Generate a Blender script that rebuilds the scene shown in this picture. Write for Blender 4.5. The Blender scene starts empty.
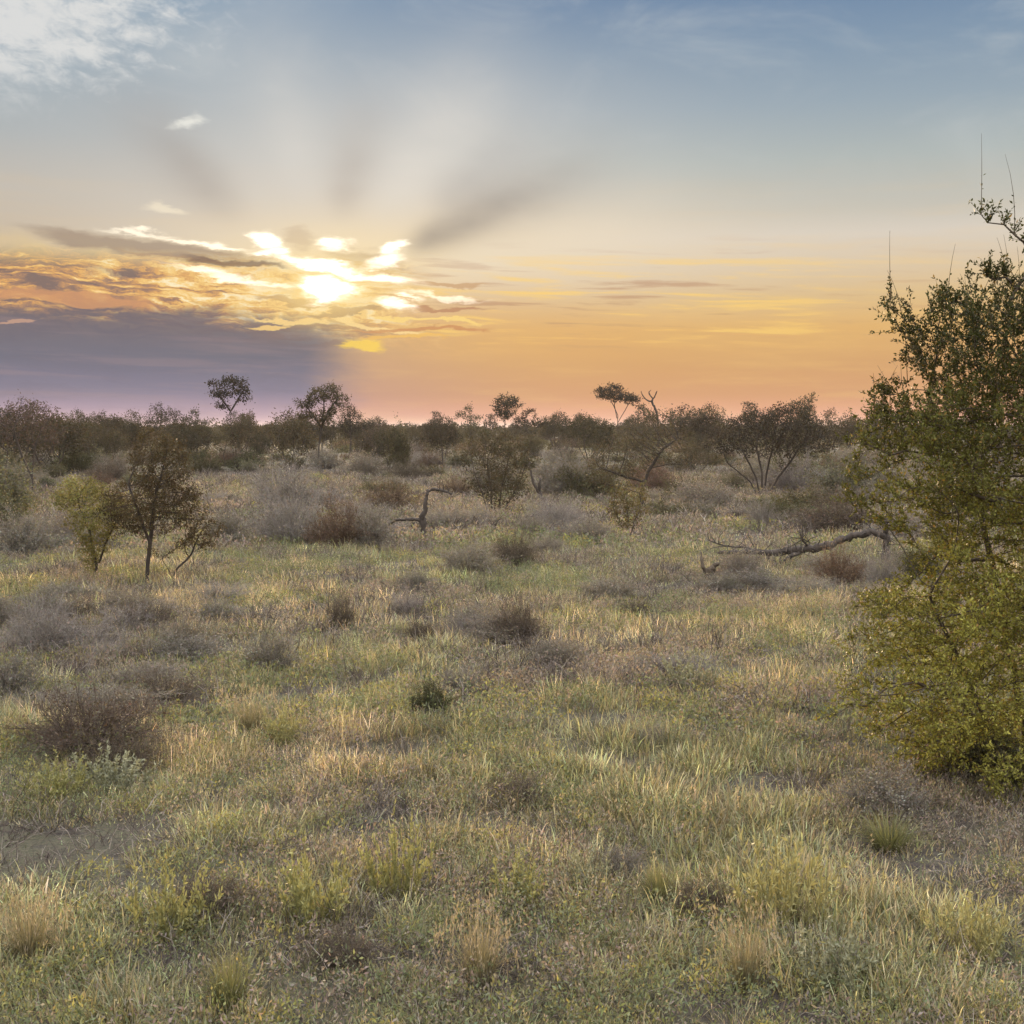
# A dry savanna at sunrise: grass, thorn bush, scrub and a far tree line under a cloudy gold sky.
SUN_STRENGTH = 4.8
DOME_FILL = 2.7  # brightness of the unseen sky, raised to fill light onto the ground
USE_DENOISE = True
import bpy, math
import numpy as np
from math import radians as R, pi, sin, cos, tan, atan2, asin, atan, sqrt

rng = np.random.default_rng(11)
scene = bpy.context.scene
COL = scene.collection

# ------------------------------------------------------------------ view
F = 1236.0            # focal length in pixels of a 1024 px frame
HOR = 428.0           # image row of the horizon
CAMZ = 2.6
PITCH = atan((512 - HOR) / F)

def ray(px, py):
    x, y = (px - 512) / F, (512 - py) / F
    fy = cos(PITCH) + y * sin(PITCH)
    fz = -sin(PITCH) + y * cos(PITCH)
    return x, fy, fz

def ground_xy(px, py):
    x, fy, fz = ray(px, py)
    t = CAMZ / max(1e-4, -fz)
    return x * t, fy * t

def at_depth(px, py, Y):
    x, fy, fz = ray(px, py)
    t = Y / fy
    return x * t, CAMZ + fz * t          # X and Z at depth Y

def azel(px, py):
    x, fy, fz = ray(px, py)
    return math.degrees(atan2(x, fy)), math.degrees(atan2(fz, sqrt(x * x + fy * fy)))

# ------------------------------------------------------------------ numpy noise
def _hash(i, j, s):
    v = np.sin(i * 127.1 + j * 311.7 + s * 74.7) * 43758.5453
    return v - np.floor(v)

def vnoise(x, y, s=0):
    x = np.asarray(x, float); y = np.asarray(y, float)
    i, j = np.floor(x), np.floor(y)
    u, v = x - i, y - j
    u = u * u * (3 - 2 * u); v = v * v * (3 - 2 * v)
    return ((_hash(i, j, s) * (1 - u) + _hash(i + 1, j, s) * u) * (1 - v)
            + (_hash(i, j + 1, s) * (1 - u) + _hash(i + 1, j + 1, s) * u) * v)

def fbm(x, y, s=0, o=4):
    a, t, n = 0.5, 0.0, 0.0
    for k in range(o):
        t = t + a * vnoise(x, y, s + k * 3.1); n += a
        x = np.asarray(x) * 2.03 + 11.3; y = np.asarray(y) * 2.03 + 5.7; a *= 0.5
    return t / n

def terrain(x, y):
    x = np.asarray(x, float); y = np.asarray(y, float)
    d = np.sqrt(x * x + y * y)
    near = np.clip((d - 3) / 6, 0, 1)
    h = 0.16 * (fbm(x / 2.4, y / 2.4, 3, 3) - 0.5) * near
    h = h + 0.5 * (fbm(x / 17, y / 17, 9, 3) - 0.5) * np.clip((d - 6) / 30, 0, 1)
    h = h * np.clip(1.6 - d / 400, 0.25, 1)
    return h

# ------------------------------------------------------------------ mesh building
def tag(o, label=None, cat=None, group=None, kind=None):
    if label: o['label'] = label
    if cat: o['category'] = cat
    if group: o['group'] = group
    if kind: o['kind'] = kind
    return o

def link(o, parent=None):
    COL.objects.link(o)
    if parent is not None: o.parent = parent
    return o

def np_mesh(name, verts, quads=None, tris=None, mat=None, color=None, smooth=False):
    """verts (n,3); quads (m,4); tris (k,3); color (n,3) linear"""
    me = bpy.data.meshes.new(name)
    verts = np.ascontiguousarray(verts, np.float32)
    nq = 0 if quads is None else len(quads)
    nt = 0 if tris is None else len(tris)
    me.vertices.add(len(verts)); me.vertices.foreach_set('co', verts.ravel())
    loops = []
    if nq: loops.append(np.asarray(quads, np.int32).ravel())
    if nt: loops.append(np.asarray(tris, np.int32).ravel())
    loops = np.concatenate(loops)
    me.loops.add(len(loops)); me.loops.foreach_set('vertex_index', loops)
    me.polygons.add(nq + nt)
    starts = np.concatenate([np.arange(nq) * 4, nq * 4 + np.arange(nt) * 3]).astype(np.int32)
    me.polygons.foreach_set('loop_start', starts)
    if smooth:
        me.polygons.foreach_set('use_smooth', np.ones(nq + nt, bool))
    me.update(calc_edges=True)
    if color is not None:
        ca = me.color_attributes.new('tint', 'FLOAT_COLOR', 'POINT')
        c4 = np.ones((len(verts), 4), np.float32); c4[:, :3] = color
        ca.data.foreach_set('color', c4.ravel())
    if mat is not None: me.materials.append(mat)
    return me

def obj(name, me, parent=None):
    return link(bpy.data.objects.new(name, me), parent)

def empty(name, loc, label, cat, group=None):
    o = bpy.data.objects.new(name, None); o.empty_display_size = 0.3
    o.location = loc; link(o); tag(o, label, cat, group)
    return o

def unit(v):
    return v / np.maximum(np.linalg.norm(v, axis=-1, keepdims=True), 1e-9)

def randdir(n, r=rng):
    return unit(r.normal(size=(n, 3)))

# tubes: P (N,K,3) polylines, Rr (N,K) radii -> verts, quads
def tubes(P, Rr, sides=3):
    N, K, _ = P.shape
    T = np.empty_like(P); T[:, 1:-1] = P[:, 2:] - P[:, :-2]; T[:, 0] = P[:, 1] - P[:, 0]; T[:, -1] = P[:, -1] - P[:, -2]
    T = unit(T)
    ref = np.where(np.abs(T[:, :1, 2:3]) > 0.8, np.array([1., 0.13, 0.]), np.array([0.05, 0.1, 1.]))
    A = unit(np.cross(T, np.broadcast_to(ref, T.shape))); B = np.cross(T, A)
    a = np.arange(sides) * 2 * pi / sides
    V = P[:, :, None] + Rr[:, :, None, None] * (np.cos(a)[None, None, :, None] * A[:, :, None] + np.sin(a)[None, None, :, None] * B[:, :, None])
    idx = np.arange(N * K * sides).reshape(N, K, sides)
    j = (np.arange(sides) + 1) % sides
    q = np.stack([idx[:, :-1], idx[:, :-1][:, :, j], idx[:, 1:][:, :, j], idx[:, 1:]], -1)
    return V.reshape(-1, 3), q.reshape(-1, 4)

# leaves: rhombic, slightly folded
def leafs(C, D, Nn, L, W):
    """C base (n,3), D direction, Nn rough normal, L length, W width"""
    D = unit(D); S = unit(np.cross(D, Nn)); U = np.cross(S, D)
    L = np.asarray(L)[:, None]; W = np.asarray(W)[:, None]
    mid = C + D * L * 0.45
    v = np.stack([C, mid + S * W * 0.5 + U * W * 0.15, C + D * L, mid - S * W * 0.5 + U * W * 0.15], 1)
    q = np.arange(len(C) * 4).reshape(-1, 4)
    return v.reshape(-1, 3), q

def blades(base, az, lean, L, W, droop, near=True, bulge=None, twist=None):
    """grass blades; returns verts, quads, tris, vertex heights 0..1"""
    n = len(base)
    h = np.stack([np.cos(az), np.sin(az), np.zeros(n)], 1)
    def d(t):
        th = lean + droop * t
        return h * np.sin(th)[:, None] + np.array([0, 0, 1.]) * np.cos(th)[:, None]
    ts = [0, .4, .75, 1.] if near else [0, .55, 1.]
    pts = [base]
    for a, b in zip(ts[:-1], ts[1:]):
        pts.append(pts[-1] + d((a + b) / 2) * (L * (b - a))[:, None])
    tw = rng.uniform(0, 2 * pi, n) if twist is None else twist
    s = np.stack([-np.sin(az) * np.cos(tw) + np.cos(az) * np.sin(tw) * .4, np.cos(az) * np.cos(tw) + np.sin(az) * np.sin(tw) * .4, np.sin(tw) * .3], 1)
    s = unit(s)
    prof = ([1, .85, .55] if near else [1, .7]) if bulge is None else bulge
    vs = []; hs = []
    for k in range(len(ts) - 1):
        w = (W * 0.5 * prof[k])[:, None]
        vs += [pts[k] - s * w, pts[k] + s * w]; hs += [ts[k], ts[k]]
    vs.append(pts[-1]); hs.append(1.)
    m = len(vs)
    V = np.stack(vs, 1).reshape(-1, 3)
    b = (np.arange(n) * m)[:, None]
    Q = np.concatenate([b + np.array([2 * k, 2 * k + 1, 2 * k + 3, 2 * k + 2]) for k in range(len(ts) - 2)])
    T = b + np.array([m - 3, m - 2, m - 1])
    return V, Q, T, np.tile(np.array(hs), n), pts[-1], m

class Geo:
    def __init__(s): s.v = []; s.q = []; s.t = []; s.c = []; s.n = 0
    def add(s, v, q=None, t=None, c=None):
        if q is not None and len(q): s.q.append(np.asarray(q) + s.n)
        if t is not None and len(t): s.t.append(np.asarray(t) + s.n)
        s.v.append(v)
        if c is not None: s.c.append(np.broadcast_to(c, v.shape))
        s.n += len(v)
    def mesh(s, name, mat, smooth=False):
        return np_mesh(name, np.concatenate(s.v), np.concatenate(s.q) if s.q else None,
                       np.concatenate(s.t) if s.t else None, mat, np.concatenate(s.c) if s.c else None, smooth)

# ------------------------------------------------------------------ node helper
class NB:
    def __init__(s, nt): s.nt = nt
    def node(s, t, **k):
        n = s.nt.nodes.new(t)
        for a, b in k.items(): setattr(n, a, b)
        return n
    def put(s, sock, v):
        if hasattr(v, 'is_linked') or isinstance(v, bpy.types.NodeSocket): s.nt.links.new(v, sock)
        else: sock.default_value = v
    def m(s, op, a, b=None, c=None, clamp=False):
        n = s.node('ShaderNodeMath', operation=op, use_clamp=clamp)
        s.put(n.inputs[0], a)
        if b is not None: s.put(n.inputs[1], b)
        if c is not None: s.put(n.inputs[2], c)
        return n.outputs[0]
    def add(s, *a):
        r = a[0]
        for x in a[1:]: r = s.m('ADD', r, x)
        return r
    def mul(s, *a):
        r = a[0]
        for x in a[1:]: r = s.m('MULTIPLY', r, x)
        return r
    def sub(s, a, b): return s.m('SUBTRACT', a, b)
    def step(s, x, a, b):      # smoothstep a..b
        n = s.node('ShaderNodeMapRange', interpolation_type='SMOOTHSTEP')
        s.put(n.inputs[0], x); n.inputs[1].default_value = a; n.inputs[2].default_value = b
        return n.outputs[0]
    def step_down(s, x, a, b):  # 1 below a, 0 above b
        return s.m('SUBTRACT', 1.0, s.step(x, a, b))
    def mixc(s, f, a, b, mode='MIX'):
        n = s.node('ShaderNodeMix', data_type='RGBA', blend_type=mode)
        s.put(n.inputs[0], f)
        for k, v in ((6, a), (7, b)):
            if isinstance(v, (tuple, list)): n.inputs[k].default_value = (*v[:3], 1)
            else: s.nt.links.new(v, n.inputs[k])
        return n.outputs[2]
    def xyz(s, x, y, z=0.0):
        n = s.node('ShaderNodeCombineXYZ')
        s.put(n.inputs[0], x); s.put(n.inputs[1], y); s.put(n.inputs[2], z)
        return n.outputs[0]
    def noise(s, vec, scale, detail=4, rough=.5, dist=0.0):
        n = s.node('ShaderNodeTexNoise')
        s.put(n.inputs['Vector'], vec); n.inputs['Scale'].default_value = scale
        n.inputs['Detail'].default_value = detail; n.inputs['Roughness'].default_value = rough
        n.inputs['Distortion'].default_value = dist
        return n.outputs[0]
    def ramp(s, f, stops, interp='LINEAR'):
        n = s.node('ShaderNodeValToRGB'); s.put(n.inputs[0], f)
        cr = n.color_ramp; cr.interpolation = interp
        while len(cr.elements) < len(stops): cr.elements.new(0.5)
        for e, (p, c) in zip(cr.elements, stops): e.position = p; e.color = (*c, 1)
        return n.outputs[0]

def lin(r, g, b):
    f = lambda c: (c / 255 / 12.92) if c / 255 <= .04045 else ((c / 255 + .055) / 1.055) ** 2.4
    return (f(r), f(g), f(b))
# ------------------------------------------------------------------ materials
def leaf_mat(name, trans=0.35, rough=0.55, gain=1.0, obj_var=0.0):
    m = bpy.data.materials.new(name); m.use_nodes = True
    nt = m.node_tree; nt.nodes.clear(); b = NB(nt)
    a = b.node('ShaderNodeAttribute', attribute_name='tint')
    col = a.outputs['Color']
    if obj_var:
        oi = b.node('ShaderNodeObjectInfo')
        hs = b.node('ShaderNodeHueSaturation')
        b.put(hs.inputs['Hue'], b.add(0.5 - obj_var * .06, b.mul(oi.outputs['Random'], obj_var * .12)))
        r2 = b.m('FRACT', b.mul(oi.outputs['Random'], 7.13))
        b.put(hs.inputs['Value'], b.add(1 - obj_var * .5, b.mul(r2, obj_var)))
        hs.inputs['Saturation'].default_value = 1
        b.put(hs.inputs['Color'], col); col = hs.outputs[0]
    p = b.node('ShaderNodeBsdfPrincipled'); b.put(p.inputs['Base Color'], col)
    p.inputs['Roughness'].default_value = rough
    p.inputs['Specular IOR Level'].default_value = 0.12
    t = b.node('ShaderNodeBsdfTranslucent')
    b.put(t.inputs['Color'], b.mixc(1.0, col, (1.25, 1.15, .7), 'MULTIPLY'))
    mx = b.node('ShaderNodeMixShader'); mx.inputs[0].default_value = trans
    nt.links.new(p.outputs[0], mx.inputs[1]); nt.links.new(t.outputs[0], mx.inputs[2])
    o = b.node('ShaderNodeOutputMaterial'); nt.links.new(mx.outputs[0], o.inputs[0])
    return m

def bark_mat(name, dark, light, scale=14.0, rough=0.9):
    m = bpy.data.materials.new(name); m.use_nodes = True
    nt = m.node_tree; nt.nodes.clear(); b = NB(nt)
    tc = b.node('ShaderNodeTexCoord')
    mp = b.node('ShaderNodeMapping'); nt.links.new(tc.outputs['Object'], mp.inputs[0]); mp.inputs['Scale'].default_value = (1, 1, .25)
    n = b.noise(mp.outputs[0], scale, 6, .65)
    c = b.ramp(n, [(.3, dark), (.7, light)])
    p = b.node('ShaderNodeBsdfPrincipled'); b.put(p.inputs['Base Color'], c); p.inputs['Roughness'].default_value = rough
    bp = b.node('ShaderNodeBump'); bp.inputs['Strength'].default_value = .8; bp.inputs['Distance'].default_value = .02
    b.put(bp.inputs['Height'], n); nt.links.new(bp.outputs[0], p.inputs['Normal'])
    o = b.node('ShaderNodeOutputMaterial'); nt.links.new(p.outputs[0], o.inputs[0])
    return m

M_GRASS = leaf_mat('grass_blades', .45, .6)
M_LEAF = leaf_mat('leaf', .30, .5)
M_FARLEAF = leaf_mat('tree_leaf', .35, .6, obj_var=.35)
M_TWIG = leaf_mat('dry_twigs', .10, .8, obj_var=.2)
M_BARK = bark_mat('bark', (.024, .018, .013), (.075, .057, .043))
M_DEAD = bark_mat('dead_wood', (.028, .021, .016), (.085, .066, .050), 9)
M_BUSHBARK = bark_mat('bush_bark', (.05, .036, .022), (.12, .09, .06), 30)

def ground_mat():
    m = bpy.data.materials.new('savanna_soil'); m.use_nodes = True
    nt = m.node_tree; nt.nodes.clear(); b = NB(nt)
    g = b.node('ShaderNodeNewGeometry').outputs['Position']
    n1 = b.noise(g, .35, 5, .6); n2 = b.noise(g, 6, 6, .7); n3 = b.noise(g, 45, 5, .7)
    soil = b.ramp(n2, [(.3, (.055, .042, .035)), (.5, (.105, .082, .068)), (.72, (.175, .14, .115))])
    litter = b.ramp(n3, [(.35, (.075, .075, .04)), (.6, (.17, .15, .085)), (.8, (.28, .235, .15))])
    c = b.mixc(b.step(b.add(b.mul(n1, .6), b.mul(n2, .4)), .42, .56), soil, litter)
    p = b.node('ShaderNodeBsdfPrincipled'); b.put(p.inputs['Base Color'], c); p.inputs['Roughness'].default_value = .95
    bp = b.node('ShaderNodeBump'); bp.inputs['Strength'].default_value = 1; bp.inputs['Distance'].default_value = .09
    b.put(bp.inputs['Height'], b.add(n2, b.mul(n3, .5))); nt.links.new(bp.outputs[0], p.inputs['Normal'])
    o = b.node('ShaderNodeOutputMaterial'); nt.links.new(p.outputs[0], o.inputs[0])
    return m

# ------------------------------------------------------------------ sun and sky
SUN_AZ, SUN_EL = azel(326, 290)
sl = bpy.data.lights.new('sun', 'SUN'); sl.energy = SUN_STRENGTH; sl.angle = R(2.0); sl.color = (1.0, .70, .40)
so = link(bpy.data.objects.new('sun', sl)); so.location = (0, 0, 30)
so.rotation_euler = (R(90 - SUN_EL), 0, R(180 - SUN_AZ))

world = bpy.data.worlds.new('World'); scene.world = world; world.use_nodes = True
def build_world():
    nt = world.node_tree; nt.nodes.clear(); b = NB(nt)
    tc = b.node('ShaderNodeTexCoord'); d = tc.outputs['Generated']
    sp = b.node('ShaderNodeSeparateXYZ'); nt.links.new(d, sp.inputs[0]); X, Y, Z = sp.outputs
    az = b.mul(b.m('ARCTAN2', X, Y), 180 / pi)
    el = b.mul(b.m('ARCSINE', Z), 180 / pi)
    # soft wandering of the cloud outlines
    wv = b.xyz(b.mul(az, .5), b.mul(el, 1.3))
    w1 = b.sub(b.noise(wv, .55, 5, .6), .5)
    wv2 = b.xyz(b.add(b.mul(az, .5), 31.0), b.mul(el, 1.5))
    w2 = b.sub(b.noise(wv2, .6, 5, .6), .5)
    azw = b.add(az, b.mul(w1, 3.2)); elw = b.add(el, b.mul(w2, 1.5))

    def blob(px, py, rx, ry, rot=0.0, A=azw, E=elw, p=1.0):
        a0, e0 = azel(px, py); k = 21.57
        u = b.sub(A, a0); v = b.sub(E, e0)
        c, s_ = cos(R(rot)), sin(R(rot))
        uu = b.mul(b.add(b.mul(u, c), b.mul(v, s_)), k / rx)
        vv = b.mul(b.add(b.mul(u, -s_), b.mul(v, c)), k / ry)
        r2 = b.add(b.mul(uu, uu), b.mul(vv, vv))
        return b.m('EXPONENT', b.mul(b.m('POWER', r2, p) if p != 1 else r2, -1.0))
    def s(v, lo, hi): return b.step(v, lo, hi)

    # clear-sky colours by elevation: at the sun's side and away from it
    fe = b.m('DIVIDE', b.m('MAXIMUM', el, 0.0), 40.0)
    P = lambda py: max(0.0, azel(512, py)[1] / 40)
    right = b.ramp(fe, [(0, lin(228, 168, 134)), (P(413), lin(224, 160, 124)), (P(395), lin(212, 156, 110)), (P(365), lin(212, 162, 108)),
                        (P(330), lin(224, 178, 112)), (P(300), lin(220, 188, 138)), (P(262), lin(218, 200, 174)), (P(240), lin(216, 206, 192)),
                        (P(215), lin(196, 192, 180)), (P(165), lin(176, 184, 182)), (P(110), lin(152, 168, 180)),
                        (P(50), lin(130, 152, 174)), (P(0), lin(112, 138, 168)), (.85, lin(92, 122, 158))])
    left = b.ramp(fe, [(0, lin(190, 145, 150)), (P(395), lin(165, 135, 145)), (P(330), lin(190, 160, 130)), (P(300), lin(200, 170, 135)), (P(250), lin(200, 182, 158)),
                       (P(205), lin(192, 184, 172)), (P(150), lin(172, 178, 180)), (P(90), lin(160, 174, 184)),
                       (P(0), lin(148, 168, 186)), (.85, lin(120, 145, 175))])
    base = b.mixc(s(az, -22.0, 4.0), left, right)
    # fine horizontal veil everywhere
    veil = b.noise(b.xyz(b.mul(az, .10), b.mul(el, .9)), 1.2, 6, .6)
    veil2 = b.noise(b.xyz(b.mul(az, .07), b.mul(el, .16), 4.0), 1.6, 6, .6, .6)
    base = b.mixc(b.mul(s(veil, .45, .75), .30, b.step_down(el, 6, 13)), base, lin(238, 196, 120))
    base = b.mixc(b.mul(s(veil2, .45, .8), .35, s(el, 6, 14)), base, lin(205, 208, 206))
    # glow of the hidden sun
    base = b.mixc(b.mul(blob(370, 190, 250, 110, 4, az, el), .66), base, lin(226, 218, 208))
    base = b.mixc(b.mul(blob(520, 245, 260, 45, 0, az, el), .60), base, lin(236, 218, 190))
    base = b.mixc(b.mul(blob(330, 262, 170, 42, 3, az, el), .75), base, lin(246, 220, 172))
    base = b.mixc(b.mul(blob(480, 330, 190, 38, -3, az, el), .45), base, lin(228, 172, 94))
    base = b.mixc(b.mul(blob(335, 262, 105, 30, 0, az, el), .35), base, lin(255, 238, 204))
    # thin long streaks of veil cloud low on the sun's right
    ls = b.noise(b.xyz(b.mul(az, .085), b.add(b.mul(el, 1.25), b.mul(az, .035)), 12.0), 1.5, 6, .58, .25)
    lm = b.mul(s(el, 3.2, 4.6), b.step_down(el, 6.4, 9.0), s(az, -7, -2), b.step_down(az, 6, 26))
    base = b.mixc(b.mul(lm, s(ls, .50, .66), .85), base, lin(252, 210, 118))
    base = b.mixc(b.mul(lm, b.step_down(ls, .34, .46), .60), base, lin(186, 142, 112))
    # dark rays standing away from the sun
    sa, se = azel(318, 285)
    du = b.sub(az, sa); dv = b.sub(el, se)
    psi = b.mul(b.m('ARCTAN2', dv, du), 180 / pi)
    psi = b.add(psi, b.mul(w1, 2.5), b.mul(w2, 1.5))
    rr = b.m('SQRT', b.add(b.mul(du, du), b.mul(dv, dv)))
    rn = b.add(.55, b.noise(b.xyz(b.mul(az, .25), b.mul(el, .5), 21.0), 1.2, 3, .5))
    def rayb(a0, wd, r0, r1, r2, r3, amt):
        t = b.mul(b.sub(psi, a0), 1 / wd)
        g = b.m('EXPONENT', b.mul(b.mul(t, t), -1.0))
        return b.mul(g, s(rr, r0, r1), b.step_down(rr, r2, r3), amt, rn)
    base = b.mixc(rayb(10, 7, 4, 8, 9, 20, .30), base, lin(240, 226, 202))
    base = b.mixc(rayb(50, 12, 3, 6, 8, 16, .28), base, lin(236, 228, 216))
    base = b.mixc(rayb(100, 11, 3, 6, 7, 15, .22), base, lin(230, 224, 214))
    base = b.mixc(rayb(23, 6.6, 3.6, 5.8, 4.6, 17, .64), base, lin(134, 126, 122))
    base = b.mixc(rayb(34, 7.0, 5.6, 7.4, 8, 14, .22), base, lin(150, 145, 145))
    base = b.mixc(rayb(139, 9.5, 3.5, 6.6, 5, 14, .40), base, lin(152, 140, 132))
    base = b.mixc(rayb(73, 11, 2.5, 4.6, 3.8, 10, .36), base, lin(164, 150, 138))
    # white cirrus, upper left
    ci = b.noise(b.xyz(b.mul(az, .30), b.mul(el, .55), 2.0), .75, 9, .66, .9)
    ci2 = b.noise(b.xyz(b.add(b.mul(az, .9), b.mul(el, .5)), b.mul(el, 1.6), 5.0), .9, 8, .65, .5)
    cm = s(b.add(b.mul(ci, .45), b.mul(ci2, .55), b.mul(blob(50, 28, 140, 60, 14), .25)), .56, .80)
    base = b.mixc(b.mul(cm, s(el, 12, 15.5), b.step_down(az, -17, -8), .85), base, lin(226, 225, 222))
    base = b.mixc(b.mul(s(b.mul(blob(186, 121, 20, 10, 15), b.add(.4, ci2)), .25, .9), .8), base, lin(240, 238, 228))
    base = b.mixc(b.mul(s(b.mul(blob(166, 210, 24, 6, -3), b.add(.4, ci2)), .25, .8), .7), base, lin(246, 232, 205))

    # cloud bank: streaky, gold edged, slate below
    st = b.noise(b.xyz(b.mul(az, .26), b.mul(elw, 1.35), 7.0), .95, 9, .62, .5)
    st2 = b.noise(b.xyz(b.add(b.mul(az, .45), 9.0), b.mul(elw, 2.6), 3.0), 1.1, 8, .65, .3)
    st3 = b.noise(b.xyz(b.mul(az, .30), b.add(b.mul(elw, 2.3), b.mul(az, .14)), 17.0), 1.7, 8, .66, .05)
    base = b.mixc(b.mul(blob(40, 262, 150, 16, 0, az, elw), .7), base, lin(238, 208, 132))
    # long grey band over the sun's left, and broken ones to the right
    base = b.mixc(b.mul(s(b.mul(blob(160, 250, 130, 12, -6), b.add(.55, st)), .3, .8), .72), base, lin(156, 136, 120))
    base = b.mixc(b.mul(s(b.mul(blob(365, 262, 50, 14, -5), b.add(.5, st2)), .35, .8), .5), base, lin(168, 140, 112))
    base = b.mixc(b.mul(s(b.mul(blob(302, 240, 18, 14, 0), b.add(.5, st2)), .3, .8), .45), base, lin(196, 170, 140))
    # gold / orange field between the band and the slate bank
    field = b.mul(s(el, 3.4, 5.0), b.step_down(el, 6.7, 8.0), b.step_down(az, -7.5, -3.0))
    gold = b.ramp(b.add(b.mul(st3, .80), b.mul(blob(300, 288, 150, 60, 0, az, el), .16)),
                  [(.34, lin(126, 106, 102)), (.41, lin(176, 134, 104)), (.46, lin(222, 166, 100)), (.52, lin(248, 206, 126)), (.60, lin(255, 238, 196))])
    base = b.mixc(b.mul(field, s(st, .30, .44), .94), base, gold)
    # slate bank; the beam's edge bounds it on the right
    edge_az = azel(348, 360)[0]
    top = b.add(5.25, b.mul(w2, 2.2), b.mul(b.sub(st, .5), 1.5), b.mul(b.m('MAXIMUM', b.add(az, 17.0), 0.0), -.07))
    bank = b.mul(b.step_down(b.sub(el, top), -.55, .40), b.step_down(b.add(az, b.mul(w1, 1.2), b.mul(b.sub(st, .5), 2.2), b.mul(el, -.12)), edge_az - 2.6, edge_az + 1.1))
    slate = b.ramp(fe, [(0, lin(200, 162, 172)), (P(421), lin(186, 156, 172)), (P(410), lin(162, 142, 162)), (P(392), lin(122, 120, 142)),
                        (P(360), lin(104, 107, 124)), (P(320), lin(114, 106, 112))])
    base = b.mixc(b.mul(bank, .94), base, slate)
    base = b.mixc(b.mul(bank, s(ls, .48, .66), .22), base, lin(168, 142, 140))
    base = b.mixc(b.mul(bank, s(st, .45, .65), .16), base, lin(96, 92, 106))
    low = b.mul(blob(290, 330, 95, 16, -4), s(st2, .40, .55))
    base = b.mixc(b.mul(low, .5), base, lin(122, 100, 100))
    # bright shreds through the bank
    shred = lambda px, py, rx, ry, rot, lo=.30, hi=.62: s(b.mul(blob(px, py, rx, ry, rot), b.add(.45, st2)), lo, hi)
    for (px, py, rx, ry, rot, c) in ((290, 318, 44, 3, -3, (252, 214, 140)), (375, 326, 70, 3.5, -14, (252, 218, 150)), (362, 347, 30, 7, -2, (252, 212, 90)), (400, 340, 50, 3, 0, (240, 190, 100)), (430, 318, 60, 2.6, -4, (252, 216, 130)), (420, 330, 70, 3, 2, (206, 146, 96)), (345, 312, 50, 3.4, 4, (150, 112, 92)), (300, 303, 46, 3.4, -6, (168, 124, 92)), (440, 308, 60, 2.6, -3, (190, 140, 104)), (445, 285, 60, 3, -2, (206, 166, 124)),
                                     (75, 300, 90, 6, -3, (206, 150, 108)), (12, 322, 18, 2.5, 0, (196, 156, 134)), (268, 325, 26, 3, 8, (248, 206, 130))):
        base = b.mixc(b.mul(shred(px, py, rx, ry, rot), .85), base, lin(*c))
    # where the sun burns through: bright openings
    st4 = b.noise(b.xyz(b.add(b.mul(az, .8), 3.0), b.add(b.mul(el, 4.2), b.mul(az, .5)), 9.0), 1.5, 6, .62)
    hot = None
    for (px, py, rx, ry, rot, g) in ((267, 241, 14, 10, 0, 2.4), (272, 254, 17, 5, 0, 1.8), (327, 289, 25, 13, 0, 4.5), (336, 242, 14, 7, 0, 1.8), (384, 259, 24, 5, 10, 1.1), (392, 250, 12, 4, 12, 1.3),
                                     (398, 248, 11, 6, 20, 1.6), (322, 265, 48, 5, -5, 1.9), (398, 305, 20, 3.6, -6, 1.1), (404, 298, 12, 2.4, -6, .9), (375, 276, 36, 6, -8, 1.6),
                                     (205, 243, 44, 2.6, -7, .75), (235, 279, 60, 3.0, -9, .9), (140, 231, 34, 2.5, -4, .6), (440, 297, 44, 2.2, -6, .6)):
        h = b.mul(s(b.mul(blob(px, py, rx * 1.05, ry * 1.05, rot), b.add(.10, b.mul(st2, .7), b.mul(st4, 1.0))), .12, 1.0), g)
        hot = h if hot is None else b.m('MAXIMUM', hot, h)
    hn = b.m('DIVIDE', hot, 5.0)
    base = b.mixc(b.mul(blob(327, 289, 58, 30, 0, az, el), .9), base, lin(255, 222, 146))
    front = b.mul(s(b.mul(blob(235, 266, 60, 4.5, -4), b.add(.5, st)), .32, .75), .8)
    base = b.mixc(b.m('MINIMUM', b.mul(hot, .7), 1.0), base, lin(255, 251, 236))
    base = b.mixc(front, base, lin(132, 108, 90))
    add = b.mixc(hn, (0, 0, 0), (3.0, 2.5, 1.7))
    base = b.mixc(1.0, base, add, 'ADD')

    # unseen rest of the dome: cloudy sky brightened overhead and behind to light the ground
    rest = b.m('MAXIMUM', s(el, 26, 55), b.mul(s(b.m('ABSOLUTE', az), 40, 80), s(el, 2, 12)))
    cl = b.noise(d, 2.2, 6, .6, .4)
    high = b.mixc(s(cl, .35, .65), (.55 * DOME_FILL, .66 * DOME_FILL, .85 * DOME_FILL), (1.05 * DOME_FILL, .97 * DOME_FILL, .90 * DOME_FILL))
    high = b.mixc(1.0, high, b.mixc(s(el, 12, 48), (.62, .60, .56), (1.22, 1.22, 1.22)), 'MULTIPLY')     # added brightness weighted overhead, for more contrast in the grass
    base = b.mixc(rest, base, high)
    # below the horizon: dull earth light
    base = b.mixc(b.step_down(el, -2.0, -.3), base, lin(120, 105, 85))

    sky = b.node('ShaderNodeTexSky', sky_type='NISHITA'); sky.sun_disc = False
    sky.sun_elevation = R(SUN_EL); sky.sun_rotation = R(SUN_AZ)
    sky.dust_density = 2.0
    b1 = b.node('ShaderNodeBackground'); nt.links.new(sky.outputs[0], b1.inputs[0]); b1.inputs[1].default_value = .05
    k = b.mul(b.step(el, 20, 50), 1.0)
    bsk = b.node('ShaderNodeMixShader')
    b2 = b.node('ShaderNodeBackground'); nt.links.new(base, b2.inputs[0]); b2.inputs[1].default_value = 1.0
    mx = b.node('ShaderNodeAddShader')
    b.put(bsk.inputs[0], b.mul(k, 1.0)); 
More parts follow.
